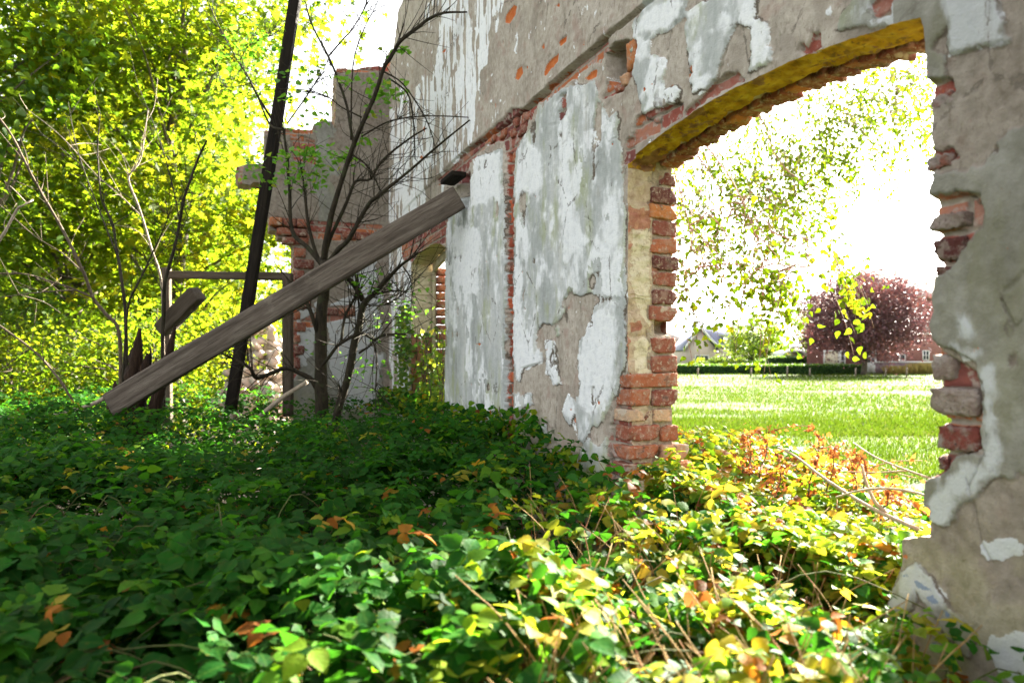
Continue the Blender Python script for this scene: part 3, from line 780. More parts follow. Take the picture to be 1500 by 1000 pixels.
# exposed bricks of the near jamb, lying in their recesses
NB = [(1361,1414,313,336,.95,.006),(1366,1412,348,381,.10,.000),(1369,1396,389,404,.2,.0),(1362,1398,520,558,.95,-.004),(1363,1434,568,609,.95,.004),(1373,1436,624,660,.40,.004),(1374,1392,668,688,.2,.0),
      (1362,1396,136,158,.5,.0),(1358,1394,226,248,.62,.003)]
g = Geo()
for i, (x0, x1, y0, y1, tn, pr) in enumerate(NB):
    s0, s1 = s_of(x0), s_of(x1); ym = wallY((x0 + x1) / 2)
    zt, zb = (HOR - y0) * ym / 1000, (HOR - y1) * ym / 1000
    V, Fs = rough_box(wall_pt((s0 + s1) / 2, (zt + zb) / 2, .05 - pr), A([WD[0], WD[1], 0]) * (s0 - s1), A([WN[0], WN[1], 0]) * .1, A([0, 0, zt - zb]), .0015, .007, (10, 6, 7), 700 + i, .006)
    V = V + .006 * np.stack([fbm(V[:, 0] * 50 + i, V[:, 2] * 50, 5, 3), fbm(V[:, 1] * 50, V[:, 2] * 50 + i, 6, 3), fbm(V[:, 1] * 50 + i, V[:, 0] * 50, 7, 3)], -1)
    g.add(V, Fs, tint=tn)
def near_brick_mat():
    N = NT('dusty_near_brick'); t = N.attr('tint'); nm = N.noise(30, 6, .65); nf = N.noise(140, 4); nl = N.noise(13, 5)
    c = N.ramp(t, [(0, (.06, .025, .024)), (.4, (.17, .05, .038)), (.7, (.22, .10, .07)), (.95, (.27, .22, .19))])
    c = N.mix(N.step(.46, .60, nm), c, (.21, .155, .13)); c = N.mix(N.math('MULTIPLY', N.step(.54, .62, nl), .7), c, (.30, .27, .245))
    c = N.mix(N.step(.60, .72, nf), c, (.06, .04, .035))
    return N.done(N.bsdf(c, .95, N.bump(N.math('ADD', nm, nf), .8, .008), .1))
g.build('exposed_brick', near_brick_mat(), wall, smooth=True)
# bricks in the chase and around the string course
g = Geo(); r_ = np.random.default_rng(44)
for k in range(21):
    z = 1.18 - k * .075
    V, Fs = rough_box(wall_pt(s_of(748.5) + r_.normal(0, .004), z, .042), A([WD[0], WD[1], 0]) * .05, A([WN[0], WN[1], 0]) * .05, A([0, 0, .056]), .002, .008, (5, 4, 5), 800 + k, .006)
    g.add(V, Fs, tint=np.clip(r_.normal(.52, .16), .1, .8))
for (x, y, w_, h_, tn) in [(768,172,.10,.06,.5),(764,190,.12,.055,.3),(753,180,.07,.05,.4),(748,196,.09,.05,.5),(735,196,.09,.05,.6),(720,204,.08,.04,.55),(923,80,.07,.11,.84),(912,118,.06,.05,.93),(905,128,.05,.04,.5)]:
    s_ = s_of(x); ym = wallY(x)
    V, Fs = rough_box(wall_pt(s_, (HOR - y) * ym / 1000, .03), A([WD[0], WD[1], 0]) * w_, A([WN[0], WN[1], 0]) * .06, A([0, 0, h_]), .002, .01, (6, 5, 5), int(x * 7 + y), .01)
    g.add(V, Fs, tint=tn)
g.build('exposed_brick', M_BRICK, wall, smooth=True)
# window two: outer nib of brick, cream timber frame
M_CREAM = plain_mat('cream_timber', (.50, .44, .30), (.36, .30, .20), .8, 14, .2, .2)
g = Geo(); r_ = np.random.default_rng(9)
for k in range(17):
    z = -.36 + k * .068
    V, Fs = rough_box(wall_pt(W2b - .04, z, .22 + .03), A([WD[0], WD[1], 0]) * .12, A([WN[0], WN[1], 0]) * .09, A([0, 0, .058]), .0015, .006, (5, 5, 4), 900 + k, .005)
    g.add(V, Fs, tint=np.clip(r_.normal(.55, .14), .1, .8))
g.build('brick_jamb', M_BRICK, wall)
fr = Geo()
fr.add(*rough_box(wall_pt(W2b - .03, .17, .185), A([WD[0], WD[1], 0]) * .05, A([WN[0], WN[1], 0]) * .03, A([0, 0, 1.14]), .001, .004, (2, 2, 14), 3))
fr.add(*rough_box(wall_pt(W2a + .025, .17, .185), A([WD[0], WD[1], 0]) * .05, A([WN[0], WN[1], 0]) * .03, A([0, 0, 1.14]), .001, .004, (2, 2, 14), 4))
for k in range(10):
    sa = W2a + .03 + (W2b - W2a - .06) * k / 10; sb = W2a + .03 + (W2b - W2a - .06) * (k + 1) / 10; sm = (sa + sb) / 2
    sl = (arch2_z(sb) - arch2_z(sa)) / (sb - sa)
    fr.add(*rough_box(wall_pt(sm, arch2_z(sm) - .045, .185), A([WD[0], WD[1], sl]) * (sb - sa) * 1.02, A([WN[0], WN[1], 0]) * .028, A([0, 0, .075]), .001, .004, (3, 2, 3), 30 + k))
fr.build('window_frame', M_CREAM, wall)

# ================================================================== the cross wall at the far end
CP = A([WP[0] + WD[0] * 4.193, WP[1] + WD[1] * 4.193]); CD = -WN
CNIN = -WD                                               # towards the camera
def cross_pt(w, z, d=0.0):
    w, z, d = np.broadcast_arrays(np.asarray(w, float), np.asarray(z, float), np.asarray(d, float))
    return np.stack([CP[0] + CD[0] * w + CNIN[0] * d, CP[1] + CD[1] * w + CNIN[1] * d, EYE + z], -1)
def w_of(px):
    u = (np.asarray(px, float) - 750) / 1000
    return (CP[0] - u * CP[1]) / (u * CD[1] - CD[0])
wv = np.arange(-.04, 1.46, .0085); zv = np.arange(-1.27, 2.95, .0085)
Wg, Zg = np.meshgrid(wv, zv); Yg = CP[1] + CD[1] * Wg
QX = 750 + 1000 * (CP[0] + CD[0] * Wg) / Yg; QY = HOR - 1000 * Zg / Yg; Mg = Yg / 1000
mA = fbm(Wg * 9, Zg * 9, 201, 4); mB = fbm(Wg * 34, Zg * 34, 211, 4)
SIL = [(600,-40),(566,96),(540,97),(520,101),(493,99),(491,190),(486,178),(470,176),(460,182),(458,190),(420,188),(388,190),(388,239),(360,241),(347,243),(345,256),(349,268),(366,271),(372,266),(388,271),(391,316),(395,322),(394,336),(405,338),(408,348),(424,352),(430,362),(430,640),(430,760),(430,900),(660,900),(660,-40)]
sol = np.clip(polys_sd(QX, QY, [SIL]) * Mg + .014 * mB, -.06, .06)
cw = np.clip(-.012 + polys_sd(QX, QY, [[(432,470),(468,440),(470,500),(445,530),(432,500)], [(480,440),(560,430),(558,600),(500,600),(478,520)], [(500,385),(545,380),(548,430),(505,425)]]) * Mg + .22 * mA + .10 * fbm(Wg * 4, Zg * 3, 241, 3), -.06, .06)
cb = np.clip(polys_sd(QX, QY, [[(380,318),(450,322),(560,330),(560,345),(520,352),(440,350),(432,372),(434,470),(438,545),(425,560),(425,350)], [(440,470),(478,448),(520,448),(520,462),(450,480)], [(490,96),(570,90),(570,104),(490,106)], [(388,188),(460,188),(458,196),(388,196)], [(340,236),(357,236),(354,280),(340,280)], [(425,195),(462,205),(462,240),(430,235)]]) * Mg + .03 * mA, -.06, .06)
cc = np.floor(Zg / .068); ci = Zg / .068 - cc; co_ = (cc % 2) * .11; cbi = np.floor((Wg + co_) / .221); cin = (Wg + co_) / .221 - cbi
cm = np.minimum(np.minimum(ci, 1 - ci) * .068, np.minimum(cin, 1 - cin) * .221) - .005 + .004 * mB
ct = np.modf(np.abs(np.sin(cc * 12.9 + cbi * 78.2) * 43758.5))[0]
cs_ = np.clip(.14 * mA + polys_sd(QX, QY, [[(430,500),(470,500),(560,440),(560,640),(430,640)], [(460,176),(490,172),(491,320),(480,350),(462,345)]]) * Mg + .1 * mA, -.06, .06)
cd = .006 * mA + .004 * mB + .003 * sstep(-.002, .002, cw) - sstep(-.004, .004, cb) * (.012 + .01 * sstep(.004, -.002, cm)) 
step_out = .05 * sstep(318, 330, QY) * 0
cross = empty('ruined_cross_wall', cross_pt(.5, -EYE, -.1), 'stepped stub of grey rendered brick wall with a corbelled ledge behind the bare elder', 'wall')
oldWP = (Sf, Zf, Df)
neg = lambda v: np.clip(v * 0 - .06, -.06, .06)
_, cbe, Sf, Zf, Df = cut_face(Wg, Zg, sol, cd, lambda w, z, d: cross_pt(w, z, d), dict(skim=cs_, white=cw, brick=cb, chan=neg(cb), spot=neg(cb), mort=cm, btint=ct, blue=neg(cb), damp=.3 * sstep(-.2, -.4, Zg), brown_dim=.85 + 0 * Zg), M_WALL, 'plaster_face', cross)
g = Geo(); vid = np.unique(cbe); idx = {int(v): i for i, v in enumerate(vid)}
rows = [cross_pt(Sf[vid] + (.012 * fbm(Sf[vid] * 40, Zf[vid] * 40 + k, 221) if k else 0), Zf[vid] + (.012 * fbm(Sf[vid] * 40 + k, Zf[vid] * 40, 231) if k else 0), Df[vid] * (k == 0) - .22 * k / 4) for k in range(5)]
e = A([[idx[int(a)], idx[int(b)]] for a, b in cbe]); m = len(vid)
g.add(np.concatenate(rows), [np.concatenate([np.stack([e[:, 1] + k * m, e[:, 0] + k * m, e[:, 0] + (k + 1) * m, e[:, 1] + (k + 1) * m], -1) for k in range(4)])])
g.build('broken_edge', M_MORTAR, cross)
# back skin
g = Geo(); st = 4
W4, Z4 = Wg[::st, ::st], Zg[::st, ::st]; so4 = sol[::st, ::st] > -.01
ids = np.arange(W4.size).reshape(W4.shape); cell = so4[:-1, :-1] & so4[1:, :-1] & so4[:-1, 1:] & so4[1:, 1:]
F = np.stack([ids[:-1, :-1], ids[1:, :-1], ids[1:, 1:], ids[:-1, 1:]], -1)[cell]
g.add(cross_pt(W4, Z4, -.215).reshape(-1, 3), [F], tint=.5)
g.build('outer_brickwork', M_BRICK, cross)
# corbel bricks under the ledge and quoins of the jamb
g = Geo(); r_ = np.random.default_rng(77)
for (x0, x1, y0, y1, pr) in [(393,452,321,333,.05),(404,450,335,346,.035),(412,452,348,358,.02),(430,448,364,378,.012),(430,460,380,394,.01),(430,446,396,410,.01),(430,456,440,452,.01),(430,440,456,468,.008),(430,448,472,486,.01),(430,440,490,502,.008),(430,446,506,520,.01),(430,440,524,540,.01),(500,558,340,352,.02),(470,520,452,462,.008)]:
    w0, w1 = w_of(x1), w_of(x0); ym = CP[1] + CD[1] * (w0 + w1) / 2
    nb = max(1, int(round((w1 - w0) / .13)))
    for q in range(nb):
        a = w0 + (w1 - w0) * q / nb; b = w0 + (w1 - w0) * (q + 1) / nb - .008
        zt, zb = (HOR - y0) * ym / 1000, (HOR - y1) * ym / 1000
        V, Fs = rough_box(cross_pt((a + b) / 2, (zt + zb) / 2, pr - .06), A([CD[0], CD[1], 0]) * (b - a), A([CNIN[0], CNIN[1], 0]) * .14, A([0, 0, zt - zb]), .002, .008, (5, 5, 4), int(x0 + y0 * 3 + q), .008)
        g.add(V, Fs, tint=np.clip(r_.normal(.42, .13), .1, .75))
g.build('corbel_bricks', M_BRICK, cross)
# ================================================================== ground
def field_z(x, y):
    return .05 * fbm(np.asarray(x) * .35, np.asarray(y) * .35, 301, 3)
def ground_mat():
    N = NT('meadow_ground'); nl = N.noise(.33, 5, .6, N.stretch(.45, 1.5, 1)); nm = N.noise(1.6, 5); nf = N.noise(24, 5, .65)
    c = N.ramp(N.math('ADD', N.math('MULTIPLY', nf, .5), N.math('MULTIPLY', nm, .5)), [(.33, (.023, .050, .004)), (.5, (.042, .076, .007)), (.68, (.070, .10, .014))])
    c = N.mix(N.math('MULTIPLY', N.step(.50, .62, nl), .8), c, N.ramp(nf, [(.35, (.062, .053, .022)), (.65, (.090, .072, .036))]))
    c = N.mix(N.attr('soil'), c, N.ramp(nf, [(.35, (.006, .0045, .003)), (.65, (.017, .012, .007))]))
    return N.done(N.bsdf(c, .95, N.bump(nf, .5, .03), .1))
def grid_axis(lim, fine, n): 
    a = np.linspace(-fine, fine, n); o = np.geomspace(fine * 1.15, lim, 26)
    return np.concatenate([-o[::-1], a, o])
gx = grid_axis(900, 26, 150); gy = grid_axis(900, 26, 150) + 14
GX, GY = np.meshgrid(gx, gy)
side = WN[0] * GX + WN[1] * GY - 1.4415                    # > 0 beyond the wall
ids = np.arange(GX.size).reshape(GX.shape)
F = np.stack([ids[:-1, :-1], ids[:-1, 1:], ids[1:, 1:], ids[1:, :-1]], -1).reshape(-1, 4)
soil = sstep(1.6, .2, side) * sstep(30, 14, np.hypot(GX, GY))
g = Geo(); g.add(np.stack([GX, GY, field_z(GX, GY)], -1).reshape(-1, 3), [F], soil=soil.ravel())
tag(g.build('ground', ground_mat(), smooth=True), kind='structure')

M_GRASS = leaf_mat('grass', [(0, (.024, .052, .004)), (.5, (.055, .092, .007)), (.8, (.10, .12, .015)), (1, (.20, .16, .065))], [(0, (.06, .13, .006)), (.6, (.12, .19, .01)), (1, (.24, .21, .07))], .35, .8, spec=.02)
def blades(n, y0, y1, pxl, pxr, hlo, hhi, lean, tmean, seed, dens=None):
    r = np.random.default_rng(seed)
    y = 1 / (1 / y0 + r.random(n) * (1 / y1 - 1 / y0)) if True else None
    px = r.uniform(pxl, pxr, n); x = (px - 750) / 1000 * y
    k = (WN[0] * x + WN[1] * y - 1.4415 > .5)
    if dens is not None: k &= dens(x, y) > r.random(n)
    x, y = x[k], y[k]; n = len(x)
    h = r.uniform(hlo, hhi, n) * (1 + y / 60); a = r.uniform(0, 2 * pi, n); b = r.normal(0, lean, (n, 2))
    w = .0022 + .00045 * y
    z = field_z(x, y)
    p0 = np.stack([x - np.cos(a) * w, y - np.sin(a) * w, z - .01], -1); p1 = np.stack([x + np.cos(a) * w, y + np.sin(a) * w, z - .01], -1)
    m0 = np.stack([x - np.cos(a) * w * .7 + b[:, 0] * h * .4, y - np.sin(a) * w * .7 + b[:, 1] * h * .4, z + h * .6], -1)
    m1 = np.stack([x + np.cos(a) * w * .7 + b[:, 0] * h * .4, y + np.sin(a) * w * .7 + b[:, 1] * h * .4, z + h * .6], -1)
    t = np.stack([x + b[:, 0] * h, y + b[:, 1] * h, z + h], -1)
    V = np.stack([p0, p1, m1, m0, t], 1).reshape(-1, 3); o = np.arange(n)[:, None] * 5
    return V, [o + A([[0, 1, 2, 3]]), o + A([[3, 2, 4]])], np.repeat(np.clip(r.normal(tmean, .18, n) + .25 * fbm(x * .5, y * .9, 311, 3), 0, 1), 5)
g = Geo()
dry = lambda x, y: np.clip(.85 - 5.0 * np.clip(fbm(x * .22, y * .75, 321, 4) - .02, 0, 1), .06, 1)
for (n, y0, y1, hl, hh, tm, sd) in [(78000, 4.5, 14, .03, .085, .40, 1), (104000, 11, 60, .03, .08, .44, 2)]:
    V, Fs, t = blades(n, y0, y1, 860, 1820, hl, hh, .5, tm, sd, dry); g.add(V, Fs, tint=t)
cl = lambda x, y: np.clip((fbm(x * .9, y * 1.3, 331, 3) - .17) * 9, 0, 1)
V, Fs, t = blades(26000, 5, 45, 880, 1420, .06, .16, .45, .28, 5, cl); g.add(V, Fs, tint=t)
tag(g.build('grass', M_GRASS), kind='stuff')

# ================================================================== bramble
M_BRAMBLE = leaf_mat('bramble_leaf', [(0, (.004, .032, .005)), (.35, (.013, .090, .008)), (.5, (.045, .145, .009)), (.66, (.15, .215, .014)), (.84, (.29, .24, .03)), (.92, (.27, .08, .012)), (1, (.10, .035, .012))],
                     [(0, (.025, .13, .008)), (.35, (.09, .33, .013)), (.5, (.33, .54, .015)), (.66, (.66, .70, .03)), (.84, (.78, .54, .035)), (.92, (.70, .22, .02)), (1, (.42, .12, .03))], .36, .55, vein=.32, spec=.05)
M_CANE = bark_mat('bramble_cane', (.04, .045, .012), (.09, .105, .025), (.085, .04, .018), 60)
def veg_top(x, y):
    """height of the leaf canopy above the ground"""
    x = np.asarray(x, float); y = np.asarray(y, float)
    side = WN[0] * x + WN[1] * y - 1.4415
    inn = EYE - .49 + .030 * np.clip(y - 1.5, 0, 8) + .10 * fbm(x * 1.15, y * 1.15, 341, 3) + .17 * fbm(x * 3.4, y * 3.4, 345, 2)
    inn = inn + .10 * sstep(1.0, .2, np.hypot(x + .15, y - 3.6)) + .05 * sstep(.5, 0, -side) * sstep(2.6, 3.6, y)
    inn = inn - .07 * sstep(.5, .12, np.hypot(x - .86, y - 1.50))
    inn = inn + .07 * sstep(.5, .1, np.hypot(x - .62, y - 2.45)) + .12 * sstep(.7, .2, np.hypot(x + 2.6, y - 4.25))
    out = EYE - .50 + .18 * sstep(1.1, .2, np.hypot(x - .95, y - 3.25)) - .05 * np.clip(side, 0, 3) + .2 * fbm(x * 1.2, y * 1.2, 351, 3)
    return np.where(side < .1, inn, out)
TB_H = leaf_tmpl(17, .46, .15, .18, .22, .66); TB_M = leaf_tmpl(9, .46, .18, .20, .22, .66); TB_L = kite_tmpl(.40)
def bramble(n, y0, y1, dens_fn, seed, size=(.045, .072), tint_fn=None, deep=.26, tri=True, pxl=-80, pxr=1580, zfn=veg_top):
    r = np.random.default_rng(seed)
    y = 1 / (1 / y0 + r.random(n) * (1 / y1 - 1 / y0)); px = r.uniform(pxl, pxr, n); x = (px - 750) / 1000 * y
    k = dens_fn(x, y) > r.random(n); x, y = x[k], y[k]; n = len(x)
    top = zfn(x, y); z = top - np.abs(r.normal(0, deep, n)) * r.random(n) + r.normal(0, .018, n)
    z = np.maximum(z, .06)
    a = r.uniform(0, 2 * pi, n)
    ts = .40 + .14 * sstep(-.3, .5, x); nr = unit(np.stack([.04 + ts * r.normal(0, 1, n), -.10 + ts * r.normal(0, 1, n), np.ones(n)], -1))
    fw = unit(np.stack([np.cos(a), np.sin(a), -.12 + r.normal(0, .22, n)], -1))
    tt = tint_fn(x, y, z - top, r)
    sz = r.uniform(*size, n) * r.uniform(.62, 1.25, n) * (1 - .22 * sstep(-.2, .4, x) * sstep(3, 1.5, y))
    P = np.stack([x, y, z], -1)
    T = fw - nr * np.sum(fw * nr, -1, keepdims=True); T = unit(T); B = np.cross(nr, T)
    out = [(P + T * sz[:, None] * .35, T, nr, sz, tt)]
    for sg in (-1, 1):
        d = unit(T * .35 + sg * B * 1.0 - nr * .15)
        nn = unit(nr + sg * B * .25 + r.normal(0, .12, (n, 3)))
        out.append((P + d * sz[:, None] * .12, d, nn, sz * r.uniform(.75, .95, n), np.clip(tt + r.normal(0, .03, n), 0, 1)))
    res = [np.concatenate(q) for q in zip(*out)]
    return res
def inside(x, y): return ((WN[0] * x + WN[1] * y - 1.4415) < -.02).astype(float)
def crossside(x, y):
    """1 in front of the cross wall's plane or left of its free end"""
    q = (x - CP[0]) * CNIN[0] + (y - CP[1]) * CNIN[1]
    return ((q > .02) | (x < -2.05)).astype(float)
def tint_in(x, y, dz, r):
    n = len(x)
    right = sstep(-.45, .45, x) * (1 - .85 * sstep(.42, .62, x) * sstep(1.5, 1.2, y))  # right end yellowed, autumn and sun glow both; near-jamb shadow painted as greener leaves
    t = r.normal(.27, .12, n) + right * (.56 * r.random(n) ** 1.3 + .03) + .17 * sstep(1.5, 1.0, y) + .12 * fbm(x * 2, y * 2, 361, 3)  # foreground term paints the sunlit patch as yellower leaves
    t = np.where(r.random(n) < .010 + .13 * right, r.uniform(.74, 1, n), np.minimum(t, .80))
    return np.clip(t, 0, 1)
def tint_low(x, y, dz, r):  # lower layer tinted dark, shade under the canopy put into leaf colour
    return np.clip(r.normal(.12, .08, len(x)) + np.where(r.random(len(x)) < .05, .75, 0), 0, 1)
def tint_out(x, y, dz, r):
    n = len(x); t = r.normal(.56, .13, n)
    return np.clip(np.where(r.random(n) < .16, r.uniform(.8, 1, n), t), 0, 1)
def put(geo, L, tm):
    leaves(geo, tm, *L)
g = Geo()
gap = lambda x, y: np.clip(.72 + 2.2 * fbm(x * 2.6, y * 2.6, 371, 3), .25, 1) * np.clip(.40 + 4.4 * fbm(x * 7.5, y * 7.5, 375, 2), .02, 1)
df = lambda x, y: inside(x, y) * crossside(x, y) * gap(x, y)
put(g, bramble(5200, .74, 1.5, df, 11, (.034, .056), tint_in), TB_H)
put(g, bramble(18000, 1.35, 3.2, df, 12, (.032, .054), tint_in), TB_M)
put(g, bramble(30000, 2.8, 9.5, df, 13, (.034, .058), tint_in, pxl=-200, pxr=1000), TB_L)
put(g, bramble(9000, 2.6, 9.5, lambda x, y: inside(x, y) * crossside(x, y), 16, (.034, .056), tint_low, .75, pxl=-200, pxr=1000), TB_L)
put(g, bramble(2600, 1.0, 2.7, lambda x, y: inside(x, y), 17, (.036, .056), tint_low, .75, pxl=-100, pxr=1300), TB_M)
# growing through the broken opening and on the outside
thr = lambda x, y: ((WN[0] * x + WN[1] * y - 1.4415 > -.05) & (WN[0] * x + WN[1] * y - 1.4415 < .30) & ((x - WP[0]) * WD[0] + (y - WP[1]) * WD[1] < -.14) & ((x - WP[0]) * WD[0] + (y - WP[1]) * WD[1] > -1.08)).astype(float)
put(g, bramble(36000, 1.2, 3.4, thr, 14, (.030, .050), tint_out, .3, pxl=880, pxr=1400), TB_M)
def outd(x, y):
    sd_ = WN[0] * x + WN[1] * y - 1.4415
    edge = 1.35 + .5 * fbm(x * 1.5, y * 1.5, 381, 3) - .25 * np.clip(x - 1.2, 0, 2)
    return ((sd_ > .24) & (sd_ < edge)).astype(float) * np.clip(.75 + 2 * fbm(x * 2.6, y * 2.6, 391, 3), .1, 1)
put(g, bramble(34000, 1.4, 5.2, outd, 15, (.030, .050), tint_out, .3, pxl=900, pxr=1460), TB_M)
tag(g.build('bramble_thicket', M_BRAMBLE), kind='stuff')
# canes under and over the leaves
g = Geo(); r_ = np.random.default_rng(21)
for i in range(420):
    y = 1 / (1 / .8 + r_.random() * (1 / 7.0 - 1 / .8)); x = (r_.uniform(-100, 1400) - 750) / 1000 * y
    s_ = WN[0] * x + WN[1] * y - 1.4415
    if -.12 < s_ < .35: continue
    if s_ > 1.1: continue
    if not crossside(A([x]), A([y]))[0]: continue
    h = float(veg_top(x, y)); a = r_.uniform(0, 2 * pi); L = r_.uniform(.25, .6)
    over = r_.random() < .10 and y > 1.3
    p = [(x, y, max(.05, h - .3)), (x + cos(a) * L * .15, y + sin(a) * L * .15, h - .2), (x + cos(a) * L * .5, y + sin(a) * L * .5, h + (r_.uniform(.02, .08) if over else -.06)), (x + cos(a) * L, y + sin(a) * L, h - r_.uniform(.05, .2))]
    if over and s_ < 0 and (WN[0] * p[3][0] + WN[1] * p[3][1] - 1.4415) > -.05: continue
    V, Fs = tube(spline(p, 4), [.0026, .002, .0012], 5); g.add(V, Fs)
tag(g.build('bramble_canes', M_CANE, smooth=True), kind='stuff')

# dry stems and straw standing in the sunny end of the brambles
g = Geo(); r_ = np.random.default_rng(23)
for i in range(700):
    y = 1 / (1 / 1.0 + r_.random() * (1 / 3.6 - 1 / 1.0)); x = (r_.uniform(760, 1340) - 750) / 1000 * y
    s_ = WN[0] * x + WN[1] * y - 1.4415
    if -.08 < s_ < .3 and not (-1.1 < (x - WP[0]) * WD[0] + (y - WP[1]) * WD[1] < -.1): continue
    if s_ > 1.0: continue
    h = float(veg_top(x, y)); L = r_.uniform(.12, .34); a = r_.uniform(0, 2 * pi); ln = r_.uniform(.1, .6) * L
    p = [(x, y, h - .28), (x + cos(a) * ln * .3, y + sin(a) * ln * .3, h - .28 + L * .7), (x + cos(a) * ln, y + sin(a) * ln, h - .26 + L)]
    q = A(p); 
    if s_ < 0 and (WN[0] * q[:, 0] + WN[1] * q[:, 1] - 1.4415 > -.03).any() and s_ > -.2 : continue
    V, Fs = tube(spline(p, 4), [.0022, .0016, .0009], 4); g.add(V, Fs)
tag(g.build('dry_stems', bark_mat('straw', (.16, .085, .03), (.36, .24, .09), (.24, .08, .03), 40), smooth=True), kind='stuff')

# ================================================================== timbers
def wood_mat(name, c1, c2, c3, sc=1.0, axis=(14, 14, .9)):
    N = NT(name)
    v = N.stretch(axis[0] * sc, axis[1] * sc, axis[2] * sc)
    f = N.noise(3.2, 7, .62, v, .6); f2 = N.noise(12, 5, .6, v); k = N.noise(2.4, 3)
    c = N.ramp(N.math('ADD', N.math('MULTIPLY', f, .65), N.math('MULTIPLY', f2, .35)), [(.3, c1), (.5, c2), (.7, c3)])
    c = N.mix(N.math('MULTIPLY', N.step(.55, .65, k), .35), c, c1)
    c = N.mix(N.math('MULTIPLY', N.step(.60, .66, N.noise(5, 7, .7, N.stretch(26 * sc, 26 * sc, 1.1))), .8), c, tuple(q * .3 for q in c1))
    vo = N.n('ShaderNodeTexVoronoi'); N.put(vo.inputs['Vector'], N.stretch(1, 1, .45)); vo.inputs['Scale'].default_value = 3.4
    c = N.mix(N.math('MULTIPLY', N.step(.16, .10, N.math('ADD', vo.outputs['Distance'], N.math('MULTIPLY', N.math('SUBTRACT', f2, .5), .12))), .75), c, tuple(q * .35 for q in c1))
    c = N.mix(N.math('MULTIPLY', N.step(.60, .70, N.noise(7, 5, .65)), .4), c, tuple(q * 1.25 for q in c3))
    return N.done(N.bsdf(c, .88, N.bump(N.math('ADD', f, f2), .9, .008), .2))
M_WOOD = wood_mat('weathered_oak', (.042, .031, .024), (.125, .099, .078), (.22, .185, .15))
M_WOODG = wood_mat('grey_timber', (.035, .025, .017), (.085, .064, .046), (.14, .112, .088))
M_DARK = wood_mat('tarred_timber', (.006, .005, .004), (.014, .010, .007), (.03, .022, .014))
M_ROT = wood_mat('rotten_wood', (.008, .005, .003), (.028, .015, .009), (.07, .042, .022))
def timber(p0, p1, wdt, thk, face=A([0, -1, 0]), n=30, rough=.004, seed=0, mat=None, name='timber', label='', cat='timber', parent=None):
    """squared timber from p0 to p1; built upright in its own frame so the grain follows it"""
    p0 = A(p0, float); p1 = A(p1, float); L = np.linalg.norm(p1 - p0); z = (p1 - p0) / L
    y = face - z * np.dot(face, z); y = unit(y); x = np.cross(y, z)
    V, Fs = rough_box((0, 0, L / 2), (wdt, 0, 0), (0, thk, 0), (0, 0, L), .0, .008, (7, 5, n), seed)
    r = np.random.default_rng(seed)
    # grain ridges run the whole length, dents do not
    V = V + np.stack([rough * 2 * fbm(V[:, 1] * 40 + seed, V[:, 2] * 2.2, 401, 3), rough * 2 * fbm(V[:, 0] * 60 + seed, V[:, 2] * 1.6, 402, 3), 0 * V[:, 0]], -1)
    V[:, 0] += .012 * (fbm(V[:, 2] * 1.1 + seed, V[:, 2] * 0, 405, 3)) * (wdt / .17)
    g = Geo(); g.add(V, Fs); o = g.build(name, mat, parent)
    import mathutils
    o.matrix_world = mathutils.Matrix(((x[0], y[0], z[0], p0[0]), (x[1], y[1], z[1], p0[1]), (x[2], y[2], z[2], p0[2]), (0, 0, 0, 1)))
    if label: tag(o, label, cat)
    return o
# the great leaning beam
b_hi = wall_pt(1.90, (HOR - 291) / 1000 * 4.42, -.055); b_lo = at(180, 581, 4.38)
bd = unit(b_hi - b_lo)
timber(b_lo - bd * .10, b_hi, .156, .065, n=90, rough=.009, seed=5, mat=M_WOOD, name='leaning_beam', label='thick weathered grey beam leaning diagonally against the white wall', cat='beam')
timber(wall_pt(2.12, 1.175, -.07), wall_pt(1.86, 1.175, -.07), .035, .10, n=8, rough=.006, seed=8, mat=M_DARK, name='wooden_wedge', label='short dark wood stub wedged on the upper end of the leaning beam', cat='wedge')
timber(at(338, 600, 5.35), at(444, -70, 5.25), .082, .068, n=40, rough=.004, seed=9, mat=M_DARK, name='leaning_post', label='tall near-black post standing tilted behind the leaning beam', cat='post')
# old timber frame at the doorway of the cross wall
pj = at(422, 610, 5.92)
timber(pj, at(422, 400, 5.92), .082, .07, n=18, rough=.003, seed=12, mat=M_WOODG, name='door_post', label='upright pale grey door post against the brick jamb below the beam', cat='post')
timber(at(246, 403, 5.95), at(424, 405, 5.93), .066, .06, n=22, rough=.004, seed=13, mat=M_WOODG, name='door_rail', label='horizontal weathered grey rail crossing behind the dark tilted post', cat='rail')
timber(at(246, 620, 5.98), at(244, 392, 5.98), .07, .06, n=20, rough=.004, seed=14, mat=M_WOODG, name='fence_post', label='thin upright grey post under the left end of the rail', cat='post')
timber(at(238, 483, 5.6), at(290, 430, 5.45), .125, .12, n=10, rough=.008, seed=15, mat=M_WOODG, name='log_stub', label='short thick sawn log stub sticking up obliquely beside the thin grey post', cat='log')
# splintered rotten stump
def splinter(p, h, w, lean, seed):
    r = np.random.default_rng(seed); pts = [A(p) + A([lean * t * h, .02 * t, h * t]) for t in np.linspace(0, 1, 7)]
    return tube(spline(pts, 3), [w, w * .98, w * .97, w * .93, w * .88, w * .7, w * .2], 11, .55, seed)
g = Geo()
for (px, py, h, w, ln, sd) in [(172,600,.40,.035,-.06,11),(198,600,.62,.03,.14,12),(178,600,.70,.062,.14,1),(189,600,.60,.052,.18,2),(206,600,.62,.036,.26,3),(184,605,.80,.045,.10,4),(214,600,.80,.035,.22,5),(165,610,.34,.045,-.06,6)]:
    V, Fs = splinter(at(px, py, 4.85) - A([0, 0, .3]), h + .1, w, ln, sd); g.add(V, Fs)
tag(g.build('rotten_stump', M_ROT, None, at(185, 640, 4.85), False), 'splintered dark brown rotten stump at the foot of the leaning beam', 'stump')

